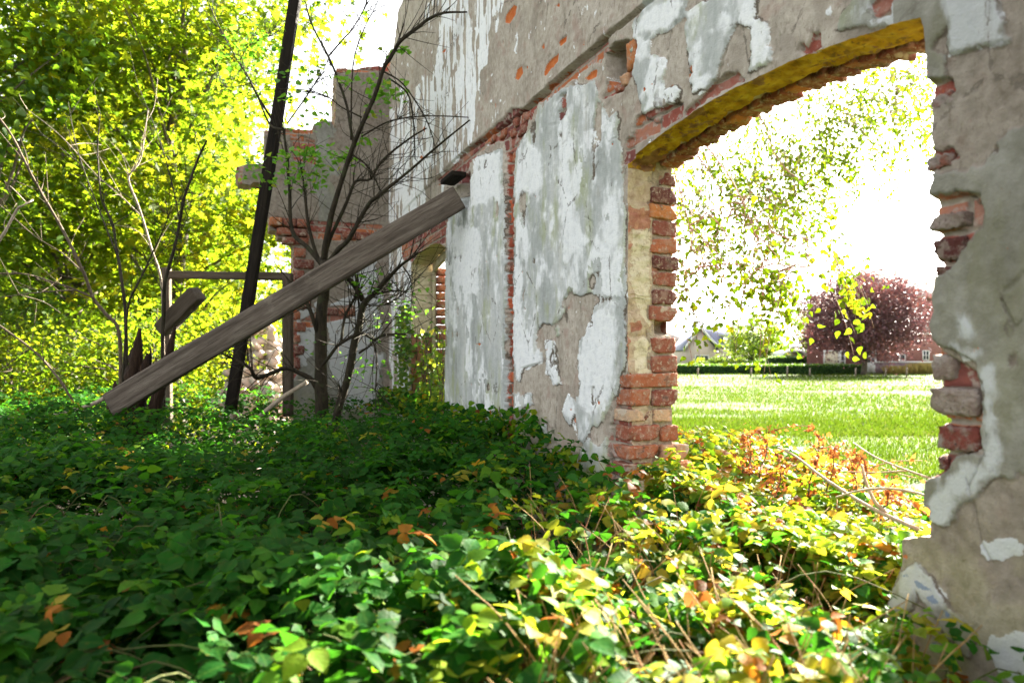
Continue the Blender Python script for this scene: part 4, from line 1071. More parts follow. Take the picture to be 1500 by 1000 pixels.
# ================================================================== bare saplings and the elder
M_BARK = bark_mat('elder_bark', (.012, .009, .005), (.045, .034, .019), (.035, .036, .015), 50)
M_TWIG = bark_mat('twig_bark', (.05, .035, .022), (.14, .105, .07), None, 60)
M_TWIGP = bark_mat('pale_twig_bark', (.22, .17, .12), (.40, .33, .25), None, 60)
M_ELDERL = leaf_mat('elder_leaf', [(0, (.04, .14, .02)), (.6, (.09, .24, .03)), (1, (.28, .30, .04))], [(0, (.12, .36, .02)), (.6, (.26, .55, .03)), (1, (.55, .55, .05))], .45)
def trace(pts, y, r, jit=.0, seed=0, n=4, lim=True):
    """branch through traced positions; y = distance (scalar or per-end pair), r = radius in metres (root, tip)"""
    r_ = np.random.default_rng(seed + len(pts) * 13 + int(pts[0][0]))
    ys = np.linspace(y[0], y[1], len(pts)) if np.ndim(y) else np.full(len(pts), float(y))
    ys = ys + r_.normal(0, jit, len(pts)) * np.linspace(0, 1, len(pts))
    if lim:
        for i, (px, _) in enumerate(pts):
            if 572 < px < 900: ys[i] = min(ys[i], float(wallY(px)) - .06)
    P = A([at(px, py, q) for (px, py), q in zip(pts, ys)])
    return spline(P, n)
TIPS = []
def br(geo, pts, y, r, jit=.05, seg=7, twigs=0, seed=0, keep=True, lim=True):
    P = trace(pts, y, r, jit, seed, lim=lim); V, Fs = tube(P, r, seg, .18, seed); geo.add(V, Fs)
    r_ = np.random.default_rng(seed + 99)
    for k in range(twigs):
        i = r_.integers(len(P) // 4, len(P)); p = P[i]; t = unit(P[min(i + 1, len(P) - 1)] - P[max(i - 1, 0)])
        d = unit(t + r_.normal(0, .75, 3) + A([0, -.1, .25])); L = r_.uniform(.12, .5)
        q = spline([p, p + d * L * .5 + r_.normal(0, .012, 3), p + d * L + r_.normal(0, .03, 3)], 3)
        if lim: # stay on the room side of the wall
            sdv = WN[0] * q[:, 0] + WN[1] * q[:, 1] - 1.4415
            if (sdv > -.03).any(): continue
        V, Fs = tube(q, [max(.0024, min(r[-1] * .6, .004)), .0011], 5); geo.add(V, Fs)
        if keep: TIPS.append(q[-1])
    return P
elder = empty('elder_tree', at(474, 650, 5.0), 'bare many-stemmed elder with few bright green leaves growing before the white wall', 'tree')
g = Geo()
E_ = [ ([(470,660),(471,612),(470,556),(470,472),(474,430),(478,400),(474,380)], (5.0,5.0), (.062,.058,.052,.046,.044), 0),
 ([(474,395),(462,368),(452,330),(447,290),(444,262),(440,236)], (5.0,4.95), (.020,.013,.005), 5),
 ([(474,390),(450,362),(428,338),(424,275),(418,209),(414,186)], (5.0,5.1), (.024,.016,.008), 4),
 ([(474,385),(476,362),(487,308),(503,257),(517,215),(532,179),(550,137),(562,100),(571,86),(587,60),(610,42),(630,27),(652,19),(684,18)], (5.0,4.36), (.030,.022,.018,.016,.014,.006), 12),
 ([(476,385),(481,356),(508,296),(521,266),(543,262),(560,235),(600,203),(625,188)], (5.0,4.8), (.020,.013,.010,.006), 8),
 ([(478,390),(496,365),(511,350),(538,302),(560,282),(600,250),(640,215),(688,176)], (5.0,4.36), (.026,.020,.016,.010,.006), 10),
 ([(520,215),(514,190),(508,155),(496,119),(481,83),(457,37),(448,5),(440,-30)], (4.97,5.2), (.014,.012,.009,.005), 8),
 ([(481,83),(505,55),(513,47),(530,20),(540,-5)], (5.1,5.1), (.008,.004), 5),
 ([(514,205),(517,97),(533,43),(550,10),(560,-20)], (4.97,5.0), (.008,.005,.003), 5),
 ([(570,115),(597,137),(605,173),(607,205),(608,233)], (4.75,4.7), (.008,.005), 4),
 ([(562,105),(590,123),(620,167),(632,195),(637,215)], (4.75,4.6), (.007,.004), 4),
 ([(530,200),(565,180),(600,172),(640,170),(686,172)], (4.9,4.36), (.008,.004), 5),
 ([(530,172),(500,157),(480,142),(447,132),(400,131),(360,133)], (4.95,5.0), (.007,.003), 5),
 ([(420,182),(450,140),(460,125),(473,107)], (5.1,5.1), (.007,.004), 4),
 ([(514,225),(540,245),(555,275),(558,285)], (4.95,4.9), (.008,.005), 3),
 ([(400,178),(377,140),(362,110),(350,92),(323,43),(303,0)], (5.3,5.4), (.012,.008,.004), 8),
 ([(377,140),(365,125),(340,128),(320,125)], (5.3,5.35), (.006,.003), 3), ([(350,92),(362,70),(380,60),(398,52)], (5.35,5.3), (.005,.003), 4),
 ([(414,190),(395,182),(377,140)], (5.1,5.3), (.010,.009), 0),
 ([(466,490),(462,478),(455,455),(448,441),(440,425)], (5.0,4.9), (.020,.016), 2),
 ([(466,572),(456,556),(442,548),(420,539),(394,548),(375,553),(366,539),(345,527),(325,518)], (5.0,4.8), (.026,.02,.016,.008), 8),
 ([(490,650),(495,601),(509,556),(520,500),(526,480),(532,447),(548,430),(568,408),(588,388),(612,371)], (4.95,4.65), (.036,.034,.028,.018,.009), 10),
 ([(532,440),(520,419),(508,406),(496,396)], (4.88,4.7), (.024,.020), 2),
 ([(464,545),(480,525),(495,506),(515,494),(530,488),(548,497),(562,490),(593,489)], (4.97,4.6), (.016,.012,.008), 8),
 ([(526,517),(540,508),(548,503),(552,530),(550,570)], (4.9,4.7), (.010,.006), 6),
 ([(500,500),(505,465),(520,436),(530,420)], (4.9,4.85), (.012,.010), 4),
 ([(520,400),(525,440),(527,455)], (4.8,4.86), (.008,.010), 2),
 ([(540,448),(570,445),(590,430),(606,420)], (4.85,4.8), (.005,.003), 6),
 ([(545,432),(575,426),(594,427)], (4.85,4.7), (.008,.006), 2),
 ([(590,390),(600,405),(604,425),(603,440)], (4.7,4.7), (.006,.003), 3),
 ([(478,660),(490,610),(500,580),(495,560)], (4.8,4.85), (.012,.005), 5) ]
for i, (p, y, r, tw) in enumerate(E_): br(g, p, y, [q * .84 for q in r], .04, 7, int(tw * 4.5), 1000 + i)
g.build('trunk', M_BARK, elder, smooth=True)
# its few leaves: small rosettes
g = Geo(); r_ = np.random.default_rng(31)
def rosette(c, n, R, geo, size=(.035, .06), tm=.5, flat=.55, tmpl=TB_M):
    n = int(n * 1.7); R = R * 1.35
    P = A(c) + r_.normal(0, R, (n, 3)) * A([1, 1, flat]); d = unit(r_.normal(0, 1, (n, 3)) * A([1, 1, .35])); nn = unit(r_.normal(0, .4, (n, 3)) + A([0, 0, 1]))
    leaves(geo, tmpl, P, d, nn, r_.uniform(*size, n), np.clip(r_.normal(tm, .2, n), 0, 1))
for (px, py, y, n, R) in [(420,230,5.0,16,.05),(440,225,4.95,18,.06),(455,232,4.95,16,.06),(470,238,4.95,18,.06),(488,228,4.95,16,.05),(503,232,4.95,12,.04),(432,262,5.0,14,.05),(446,270,5.0,16,.05),(462,250,5,14,.05),
  (366,255,5.0,12,.05),(385,262,5.0,12,.05),(384,248,5,10,.05),(512,115,5.0,12,.035),(546,123,4.9,14,.04),(560,138,4.85,16,.04),(576,128,4.8,16,.045),(570,143,4.8,12,.03),(548,168,4.9,8,.03),(530,205,4.95,8,.03),
  (592,72,4.7,6,.02),(572,78,4.75,5,.02),(350,60,5.3,14,.06),(365,85,5.3,16,.06),(385,70,5.3,14,.06),(398,95,5.3,12,.06),(405,75,5.3,9,.05),(395,55,5.3,10,.05),(440,115,5.1,8,.05),(470,170,5.0,8,.04),(460,105,5.1,6,.03),(345,25,5.4,12,.06),(335,85,5.3,14,.06),(430,145,5.1,9,.05),(448,178,5.1,9,.05)]:
    rosette(at(px, py, y), n, R, g, (.03, .055), .45)
for (px, py, y, n, R) in [(545,415,4.75,16,.05),(560,420,4.75,16,.05),(535,410,4.8,12,.04),(552,470,4.75,6,.03),(585,470,4.7,6,.05),(533,535,4.8,6,.04),(527,548,4.8,5,.03),(595,450,4.7,8,.05),(610,445,4.65,9,.06),(575,495,4.7,6,.05),(600,505,4.7,8,.06),(555,535,4.7,5,.05),(580,560,4.65,8,.07),(560,590,4.65,9,.07),(545,575,4.7,6,.05),(590,600,4.6,9,.08),(500,530,4.9,5,.05),(455,505,4.95,4,.03),(600,470,4.65,8,.05),(612,420,4.6,6,.04)]:
    rosette(at(px, py, y), n, R, g, (.022, .042), .3, .9)
g.build('crown', M_ELDERL, elder)
# pale broken stick
g = Geo(); V, Fs = tube(trace([(450,559),(411,584),(378,612),(360,632)], 4.7, .01), [.014, .016, .018], 7, .2); g.add(V, Fs)
tag(g.build('broken_stick', M_TWIGP, smooth=True), 'pale broken stick slanting out of the brambles left of the elder trunk', 'stick')
# saplings round the stump
SAP = [
 ('slim brown sapling curving up to the left edge of the picture', M_TWIG, [([(176,600),(175,490),(155,460),(137,437),(123,400),(105,362),(88,330),(65,290),(43,250),(18,200),(-5,168)], (5.2,5.0), (.020,.017,.014,.009)), ([(135,435),(100,420),(80,414),(40,402),(-10,400)], (5.1,5.0), (.012,.006)), ([(110,425),(60,428),(-5,436)], (5.1,5.2), (.008,.004)), ([(123,400),(90,370),(50,345),(0,300)], (5.1,5.4), (.008,.003))]),
 ('slender dark upright sapling rising just left of the rotten stump', M_BARK, [([(186,600),(184,470),(178,410),(170,360),(165,328),(152,300),(147,280),(143,217),(147,165)], (5.0,5.3), (.020,.015,.012,.005)), ([(170,370),(150,320),(115,225),(100,150)], (5.05,5.4), (.008,.003)), ([(165,330),(200,300),(150,265),(60,195)], (5.1,5.5), (.006,.003))]),
 ('forked dark sapling with one thick cut-off tip pointing up right', M_BARK, [([(240,610),(238,513),(240,450),(242,413),(255,365),(263,327),(270,290),(280,260),(292,228),(303,206)], (5.5,5.2), (.022,.020,.016,.013,.010)), ([(263,327),(257,290),(240,225),(217,160)], (5.3,5.3), (.009,.004)), ([(258,345),(270,330),(280,300)], (5.3,5.2), (.006,.003))]),
 ('pale crooked sapling leaning left behind the forked dark one', M_TWIGP, [([(240,560),(238,440),(233,397),(222,365),(212,330),(202,300),(188,263),(196,248),(207,230),(217,160)], (5.8,5.6), (.016,.014,.012,.005)), ([(210,320),(180,290),(140,255),(90,200),(40,160)], (5.7,5.9), (.008,.003))]),
 ('thin dark whip arching right from the rotten stump', M_BARK, [([(180,560),(187,453),(200,420),(213,393),(228,360),(242,330),(252,300)], (4.9,4.9), (.012,.009,.004)), ([(213,393),(235,370),(248,357)], (4.9,4.9), (.005,.003))]),
 ('long fallen dead twig slanting down to the ground at left', M_TWIG, [([(-10,470),(45,510),(70,535),(90,560),(108,590)], (5.0,4.9), (.010,.012)), ([(45,510),(30,520),(-5,545)], (5.0,5.0), (.006,.004))]),
 ('pale curved root branch lying on the brambles left of the stump', M_TWIGP, [([(-10,608),(30,613),(62,612),(110,600),(140,590),(166,574)], (4.5,4.6), (.016,.018,.020))]),
 ('short pale snag at the left edge of the picture', M_TWIGP, [([(-10,365),(8,338),(25,307),(32,302),(48,293)], (4.6,4.7), (.016,.012,.008))]),
]
for i, (lab, mt, brs) in enumerate(SAP):
    g = Geo()
    for j, (p, y, r) in enumerate(brs): br(g, p, y, [q * .72 for q in r], .05, 6, (16 if len(p) > 6 else 7) if i < 5 else 2, 2000 + i * 10 + j, False)
    nm = 'sapling' if i < 5 else ('fallen_branch' if i < 7 else 'branch_snag')
    tag(g.build(nm, mt, None, at(*brs[0][0][0], brs[0][1][0]), True), lab, 'sapling' if i < 5 else 'branch', 'bare saplings around the stump' if i < 5 else None)
# ================================================================== trees and shrubs
M_MAPLE = leaf_mat('maple_leaf', [(0, (.035, .085, .006)), (.5, (.075, .125, .008)), (.8, (.13, .15, .010)), (1, (.18, .15, .011))], [(0, (.12, .27, .008)), (.5, (.26, .40, .012)), (.8, (.38, .43, .012)), (1, (.46, .40, .014))], .62, .6, spec=.15)
M_DEEP = leaf_mat('deep_green_leaf', [(0, (.022, .07, .010)), (.6, (.055, .125, .014)), (1, (.12, .18, .02))], [(0, (.07, .2, .010)), (.6, (.20, .36, .014)), (1, (.36, .45, .02))], .42, .5)
M_TRUNK = bark_mat('tree_bark', (.05, .04, .03), (.14, .115, .085), (.09, .10, .05), 14)
def limb(geo, p0, p1, r0, r1, r_, sag=.0, n=5, seg=7):
    p0 = A(p0); p1 = A(p1); L = np.linalg.norm(p1 - p0)
    P = A([p0 + (p1 - p0) * t + r_.normal(0, .035 * L, 3) * sin(pi * t) + A([0, 0, sag * L * sin(pi * t)]) for t in np.linspace(0, 1, n)])
    P = spline(P, 3); V, Fs = tube(P, np.linspace(r0, r1, len(P)), seg, .15); geo.add(V, Fs); return P
def tree(name, label, cat, base, h, rad, crown_lo, nclump, nleaf, lsize, mat, seed, tm=(.5, .18), tmpl=None, group=None, trunk_r=.14, clump_r=.45, cscale=(1, 1, 1), cull=None, shift=(0, 0)):
    r_ = np.random.default_rng(seed); base = A(base, float)
    root = empty(name, base, label, cat, group)
    tg = Geo(); top = base + A([shift[0] * .5, shift[1] * .5, h * .82])
    P = limb(tg, base - A([0, 0, .05]), top, trunk_r, trunk_r * .25, r_, 0, 7, 9)
    cz = (crown_lo + h) / 2; ch = (h - crown_lo) / 2
    C = []
    while len(C) < nclump:
        q = r_.uniform(-1, 1, 3); d = np.linalg.norm(q)
        if d > 1 or d < .25 * r_.random(): continue
        lump = 1 + .35 * np.sin(3.1 * np.arctan2(q[1], q[0]) + seed) * abs(q[2])
        c = base + A([q[0] * rad * cscale[0] * lump + shift[0], q[1] * rad * cscale[1] * lump + shift[1], cz + q[2] * ch])
        C.append(c)
    C = A(C)
    for c in C[:min(len(C), 46)]:
        k = int(np.clip((c[2] - base[2]) / (h * .82) * .75, .12, .95) * (len(P) - 1))
        limb(tg, P[k], c, trunk_r * .28 * (1 - .6 * k / len(P)) + .006, .006, r_, .06, 4, 5)
    tg.build('trunk', M_TRUNK, root, smooth=True)
    per = nleaf // nclump; cg = Geo()
    ci = np.repeat(np.arange(len(C)), per); n = len(ci)
    pos = C[ci] + r_.normal(0, 1, (n, 3)) * (clump_r * r_.uniform(.6, 1.25, len(C)))[ci][:, None] * A([1, 1, .62])
    nn = unit(r_.normal(0, .55, (n, 3)) + A([0, 0, .75])); d = unit(r_.normal(0, 1, (n, 3)) * A([1, 1, .5]) + A([0, 0, -.35]))
    ct = r_.normal(0, tm[1] * .75, len(C))
    tt = np.clip(tm[0] + ct[ci] + r_.normal(0, tm[1] * .5, n), 0, 1)
    k = pos[:, 2] > .08
    if cull is not None: k &= cull(pos)
    leaves(cg, tmpl or kite_tmpl(), pos[k], d[k], nn[k], (r_.uniform(.55, 1.5, n) * lsize)[k], tt[k])
    cg.build('crown', mat, root)
    return root
STAR = star_tmpl(); KITE = kite_tmpl(.36); RND = round_tmpl()
# keep leaves out of the ruin and of the sky gap between the crown and the wall
def keep_left(p):
    px = 750 + 1000 * p[:, 0] / p[:, 1]; py = HOR - 1000 * (p[:, 2] - EYE) / p[:, 1]
    return True | (px > 0)
tree('maple_tree', 'tall sunlit yellow green maple nearest the sky gap, its crown over the rail', 'tree', (-5.35, 11.0, 0), 8.8, 2.15, 1.5, 150, 15000, .125, M_MAPLE, 1, (.60, .2), STAR, 'maples beyond the ruin', .13, .5)
tree('maple_tree', 'yellow green maple at the left behind the bare saplings', 'tree', (-7.4, 11.6, 0), 9.0, 2.3, 1.2, 130, 13000, .125, M_MAPLE, 2, (.48, .2), STAR, 'maples beyond the ruin', .15, .5)
tree('hazel_tree', 'dark green tree filling the upper left corner', 'tree', (-7.3, 8.6, 0), 7.6, 1.6, 1.8, 80, 6000, .10, M_DEEP, 3, (.62, .2), RND, None, .10, .42)
tree('maple_tree', 'pale maple standing farther back behind the two front ones', 'tree', (-9.2, 16.5, 0), 10.5, 3.2, 1.0, 120, 11000, .17, M_MAPLE, 4, (.62, .2), STAR, 'maples beyond the ruin', .16, .7)
SH = [((-2.95, 8.6, 0), 1.75, .75, 2600, .055, M_MAPLE, .62, 'bright low shrub right below the rail by the rubble'), ((-4.4, 8.2, 0), 1.9, 1.0, 4200, .06, M_MAPLE, .52, 'rounded bright green shrub behind the rotten stump'),
      ((-5.9, 8.0, 0), 1.7, 1.0, 4200, .06, M_MAPLE, .58, 'yellow green shrub at the left behind the long fallen twig'), ((-6.0, 6.6, 0), 1.25, .8, 3200, .055, M_DEEP, .5, 'low dark green shrub at the left edge above the brambles'),
      ((-4.0, 9.9, 0), 2.4, 1.0, 4200, .07, M_MAPLE, .66, 'taller sunlit shrub under the maple nearest the sky'), ((-7.4, 9.9, 0), 2.3, 1.2, 4200, .07, M_DEEP, .6, 'dense green shrub under the left maple')]
for i, (b, h, rd, n, ls, mt, tm, lab) in enumerate(SH):
    tree('shrub', lab, 'shrub', b, h, rd, .1, 46, n, ls, mt, 40 + i, (tm, .18), KITE, 'shrubs beyond the ruin', .03, .24)
# the wood behind, one mass
g = Geo(); r_ = np.random.default_rng(50); n = 26000
y = r_.uniform(20, 27, n); x = r_.uniform(-24, -4.6, n); z = 9.0 * r_.beta(1.1, 1.3, n) * np.clip(1.1 - .0 * x, 0, 1)
k = (x / y < np.where(z < 3.2, -.32, -.385)) ; x, y, z = x[k], y[k], z[k]; n = len(x)
leaves(g, KITE, np.stack([x, y, z + .1], -1), rdir(n, r_), unit(r_.normal(0, .6, (n, 3)) + A([0, 0, .7])), r_.uniform(.22, .42, n), np.clip(.45 + .5 * fbm(x * .6, z * .6, 411, 3) + r_.normal(0, .12, n), 0, 1))
tag(g.build('far_woodland', M_MAPLE), kind='stuff')

# ivy and creeper in the small window
M_IVY = leaf_mat('creeper_leaf', [(0, (.03, .09, .015)), (.6, (.09, .17, .02)), (1, (.3, .26, .04))], [(0, (.12, .3, .02)), (.5, (.38, .5, .03)), (1, (.8, .68, .06))], .45)
vine = empty('creeper_vine', wall_pt(3.0, -.5, -.05), 'green creeper hanging and climbing in the small arched window', 'vine')
g = Geo(); r_ = np.random.default_rng(61)
n = 1150; s = r_.uniform(W2a + .03, W2b - .02, n); z = -.42 + .95 * r_.beta(1.0, 2.6, n) ; w = r_.uniform(-.02, .26, n)
k = r_.random(n) < np.where((z > .25), .45, .9) * np.where(s > W2b - .35, 1, .55); P = wall_pt(s, z, w)[k]; m = len(P)
leaves(g, TB_M, P, unit(r_.normal(0, 1, (m, 3)) + A([0, -.3, -.5])), unit(r_.normal(0, .5, (m, 3)) + A([-.2, -.6, .5])), r_.uniform(.03, .055, m), np.clip(r_.normal(.4, .22, m), 0, 1))
n = 420; s = W2b + r_.normal(.06, .10, n); z = r_.uniform(-.45, .45, n); w = r_.uniform(-.10, -.02, n); P = wall_pt(s, z, w)
leaves(g, TB_M, P, unit(r_.normal(0, 1, (n, 3)) + A([0, -.3, -.5])), unit(r_.normal(0, .5, (n, 3)) + A([-.2, -.6, .5])), r_.uniform(.03, .052, n), np.clip(r_.normal(.3, .2, n), 0, 1))
g.build('leaves', M_IVY, vine)
g = Geo()
for k in range(16):
    s0 = r_.uniform(W2a + .2, W2b + .12); z0 = -.6; pts = [wall_pt(s0 + r_.normal(0, .03), z0, .04 - .05 * (s0 > W2b))]
    for q in range(6): pts.append(pts[-1] + A([r_.normal(0, .03), r_.normal(0, .03), r_.uniform(.1, .2)]))
    V, Fs = tube(spline(pts, 3), [.005, .002], 5); g.add(V, Fs)
g.build('stem', M_TWIG, vine, smooth=True)
# sunlit hazel outside that window
tree('shrub', 'sunlit yellow green bush outside the small arched window', 'shrub', wall_pt(2.95, -EYE, 1.05), 2.25, .68, .3, 50, 7500, .052, M_MAPLE, 71, (.78, .16), KITE, None, .03, .2, cull=lambda p: (WN[0] * p[:, 0] + WN[1] * p[:, 1] - 1.4415) > .34)
# leaves along the foot of the wall
g = Geo(); n = 1500
s = r_.uniform(.15, 4.1, n); s = s[(r_.random(n) < np.where(s < .9, .35, .8))]; n = len(s)
hgt = .10 + .16 * np.clip(fbm(s * 2.2, s * 0, 421, 3) + .3, 0, 1) + .07 * np.exp(-((s - .85) / .25) ** 2)
P = wall_pt(s, -.55 + hgt * r_.random(n) * 1.25 + .028 * np.clip(WP[1] + WD[1] * s - 2.6, 0, 4), -r_.uniform(.015, .14, n))
leaves(g, TB_M, P, unit(r_.normal(0, 1, (n, 3)) + A([0, -.2, -.2])), unit(r_.normal(0, .45, (n, 3)) + A([-.3, -.3, .8])), r_.uniform(.035, .058, n), np.clip(r_.normal(.4, .2, n), 0, 1))
tag(g.build('wall_foot_brambles', M_BRAMBLE), kind='stuff')

# rubble heap behind the doorway
g = Geo(); r_ = np.random.default_rng(81)
for k in range(230):
    x = r_.normal(-2.95, .33); y = r_.normal(8.0, .35); z = 1.75 * np.exp(-((x + 2.95) / .55) ** 2 - ((y - 8.1) / .6) ** 2) * r_.uniform(.55, 1.0)
    R = rdir(3, r_); ex = R[0]; ey = unit(R[1] - ex * np.dot(R[1], ex)); ez = np.cross(ex, ey)
    V, Fs = rough_box((x, y, z + .02), ex * r_.uniform(.1, .21), ey * .1, ez * .06, .003, .008, (3, 2, 2), k, .015); g.add(V, Fs, tint=np.clip(r_.normal(.8, .2), .2, 1))
tag(g.build('rubble_heap', plain_mat('rubble', (.30, .25, .205), (.52, .47, .41), .9, 9, .2, .3)), kind='stuff')

# red-brown docks and dead stems in the broken opening
M_DOCK = leaf_mat('dock_seed', [(0, (.10, .03, .012)), (.5, (.25, .065, .016)), (1, (.36, .17, .05))], [(0, (.25, .06, .015)), (1, (.55, .24, .05))], .35, .7)
DK = [((1092,705),(1098,612),2.75,'tallest rust-red dock stalk, left of the others by the brick jamb'),((1112,700),(1125,612),2.7,'rust-red dock stalk with a forked head beside the tallest one'),((1075,720),(1090,668),2.7,'low rust-red dock head in front of the tallest stalk'),
      ((1185,715),(1203,620),2.6,'slender rust-red dock in the middle of the grass'),((1210,725),(1222,640),2.6,'bushy rust-red dock with the densest seed head'),((1255,735),(1235,640),2.6,'leaning rust-red dock whose tip bends left'),
      ((1265,715),(1262,655),2.5,'rightmost rust-red dock, thin and drooping'),((1135,740),(1140,650),2.5,'rust-red dock half hidden by yellow bramble leaves'),((1290,760),(1298,705),2.1,'small rust-brown dock low beside the near jamb')]
for i, (a, b, y, lab) in enumerate(DK):
    r_ = np.random.default_rng(600 + i); p0 = at(a[0], a[1], y); p1 = at(b[0], b[1], y)
    root = empty('dock_plant', p0 * A([1, 1, 0]) + A([0, 0, .3]), lab, 'weed', 'dried docks in the opening')
    p1 = p0 + (p1 - p0) * .82
    g = Geo(); P = spline([p0 - A([0, 0, .3]), p0, (p0 + p1) / 2 + A([.015, 0, 0]), p1], 6); V, Fs = tube(P, [.004, .003, .0012], 5); g.add(V, Fs)
    g.build('stem', M_TWIG, root, smooth=True)
    g = Geo(); n = 62; k = r_.integers(len(P) // 3, len(P), n); c = P[k] + r_.normal(0, 1, (n, 3)) * A([.020, .020, .016])
    V, Fs = tube(P[len(P) // 3:], .0015, 4); g.add(V, Fs, tint=.2)
    for q in range(4):
        q0 = P[-2 - q * 2]; q1 = q0 + A([r_.normal(0, .07), r_.normal(0, .05), r_.uniform(-.03, .08)]); Q = spline([q0, (q0 + q1) / 2 + A([0, 0, .012]), q1], 4); V, Fs = tube(Q, [.0018, .001], 4); g.add(V, Fs, tint=.2)
        c = np.concatenate([c, Q[r_.integers(1, len(Q), 18)] + r_.normal(0, .008, (18, 3))])
    n = len(c); leaves(g, KITE, c, unit(rdir(n, r_) + A([0, 0, -.4])), rdir(n, r_), r_.uniform(.009, .024, n) * r_.uniform(.7, 1.3, n), np.clip(r_.normal(.5, .28, n), 0, 1))
    g.build('seed_head', M_DOCK, root)
ST = [([(1140,655),(1165,668),(1200,695),(1240,722),(1285,748),(1345,775)], (2.55,1.95), (.0035,.007), 'long pale bramble cane arching across the opening down to the near jamb'),
      ([(1262,680),(1268,705),(1282,735),(1300,752)], (2.1,2.05), (.004,.006), 'short pale forked stem standing in the grass beside the long cane'),
      ([(1225,728),(1260,718),(1300,715),(1345,722),(1362,730)], (2.1,1.8), (.003,.004), 'thin arched twig reaching the near jamb above the long cane'),
      ([(1250,648),(1280,668),(1320,685),(1362,700)], (2.5,2.0), (.0022,.004), 'thin straight dead twig sloping down to the near jamb'),
      ([(1235,690),(1280,692),(1330,689)], (2.4,2.2), (.002,.003), 'hair-thin horizontal dead twig in front of the grass')]
for i, (p, y, r, lab) in enumerate(ST):
    g = Geo(); V, Fs = tube(trace(p, y, r, .01, i, lim=False), r, 6, .1); g.add(V, Fs)
    tag(g.build('dead_twig', M_TWIGP, None, at(*p[0], y[0]), True), lab, 'twig', 'dead stems in the opening')

# ================================================================== birch beyond the wall
M_BIRCHL = leaf_mat('birch_leaf', [(0, (.05, .10, .006)), (.5, (.085, .145, .008)), (.85, (.16, .18, .010)), (1, (.26, .22, .015))], [(0, (.13, .26, .008)), (.5, (.24, .37, .010)), (.85, (.40, .44, .012)), (1, (.54, .44, .014))], .58, .6, spec=.08)
M_BIRCHB = bark_mat('birch_bark', (.35, .33, .30), (.62, .60, .56), (.06, .05, .045), 12)
birch = empty('birch_tree', (1.28, 6.6, 0), 'drooping yellow-leaved birch hanging its twigs across the broken arched opening', 'tree')
r_ = np.random.default_rng(91); g = Geo(); gt = Geo(); gl = Geo()
TR = limb(g, (1.22, 6.6, -.05), (1.50, 6.7, 7.2), .13, .03, r_, 0, 8, 9); g.build('trunk', M_BIRCHB, birch, smooth=True)
LM = []
for (z, px, py, y) in [(3.6,1090,330,5.2),(4.2,1220,300,5.6),(4.6,1150,215,6.2),(5.0,1270,200,6.4),(5.4,1330,150,6.6),(5.9,1250,120,7.0),(6.3,1370,90,7.0),(5.0,1040,250,5.0),(4.3,1010,330,4.6),(6.6,1150,110,7.5),(5.6,1100,170,7.8),(3.9,1120,380,4.4),(6.0,1420,60,6.4),(4.8,1060,150,6.0)]:
    i = int(np.clip(z / 7.2, 0, 1) * (len(TR) - 1)); LM.append(limb(gt, TR[i] if TR[i][2] < 7 else TR[i], at(px, py, y), .013, .003, r_, .14, 6, 5))
DR = [ # area polygon, number of hanging twigs, distance range, twig length, leaf size, leaves per twig
 ([(985,250),(1060,200),(1160,130),(1260,95),(1355,85),(1355,110),(1290,190),(1230,230),(1190,300),(1100,330),(990,340)], 330, (7.0,9.6), (.45,.95), .052, 26),
 ([(1170,120),(1260,92),(1366,74),(1366,170),(1310,215),(1240,270),(1190,280)], 48, (7.0,9.6), (.45,.95), .052, 24),
 ([(985,300),(1080,300),(1180,250),(1250,300),(1200,360),(1100,390),(990,420)], 60, (4.2,6.5), (.3,.65), .042, 12),
 ([(985,380),(1080,370),(1180,340),(1240,380),(1190,430),(1090,450),(990,450)], 34, (3.5,4.8), (.22,.5), .040, 8),
 ([(1085,400),(1165,400),(1165,440),(1085,440)], 16, (3.6,4.4), (.22,.42), .038, 16),
 ([(985,420),(1030,430),(1020,470),(985,470)], 6, (3.6,4.6), (.2,.35), .040, 10),
 ([(1290,90),(1366,80),(1366,130),(1310,200)], 30, (5.0,7.0), (.3,.7), .042, 14),
 ([(1225,380),(1250,380),(1255,420),(1235,425)], 6, (3.4,3.8), (.18,.3), .042, 10),
]
TW = []
for poly, nt, (ya, yb), (la, lb), ls, nl in DR:
    P_ = A(poly, float); lo, hi = P_.min(0), P_.max(0); c = 0
    while c < nt:
        q = r_.uniform(lo, hi)
        if poly_sd(A([q[0]]), A([q[1]]), poly)[0] < 0: continue
        c += 1; y = r_.uniform(ya, yb); p0 = at(q[0], q[1], y); L = r_.uniform(la, lb); d = unit(A([r_.normal(.35, .35), r_.normal(-.1, .3), r_.normal(-.35, .3)]))
        p0 = p0 - d * L * .4
        P = spline([p0, p0 + d * L * .45, p0 + d * L * .8 + A([0, 0, -L * .22]), p0 + d * L + A([0, 0, -L * .5])], 5)
        if ((WN[0] * P[:, 0] + WN[1] * P[:, 1] - 1.4415) < .4).any(): continue
        TW.append((P, ls, nl, ya))
T0 = A([t[0][0] for t in TW]); K = T0[r_.choice(len(T0), 70, False)]
for _ in range(6):
    a_ = np.argmin(np.linalg.norm(T0[:, None] - K[None], axis=2), 1); K = A([T0[a_ == k].mean(0) if (a_ == k).any() else K[k] for k in range(len(K))])
SL = []
for c in K[np.argsort(np.linalg.norm(K - A([1.4, 6.6, 4.5]), axis=1))]:
    src = np.concatenate(LM + SL); w_ = np.linalg.norm(src - c, axis=1) + .5 * np.abs(src[:, 0] - c[0]) * (src[:, 0] > c[0]); s0 = src[np.argmin(w_)]
    SL.append(limb(gt, s0, c + A([.1, 0, -.05]), .0055, .0022, r_, .10, 6, 5))
src = np.concatenate(LM + SL)
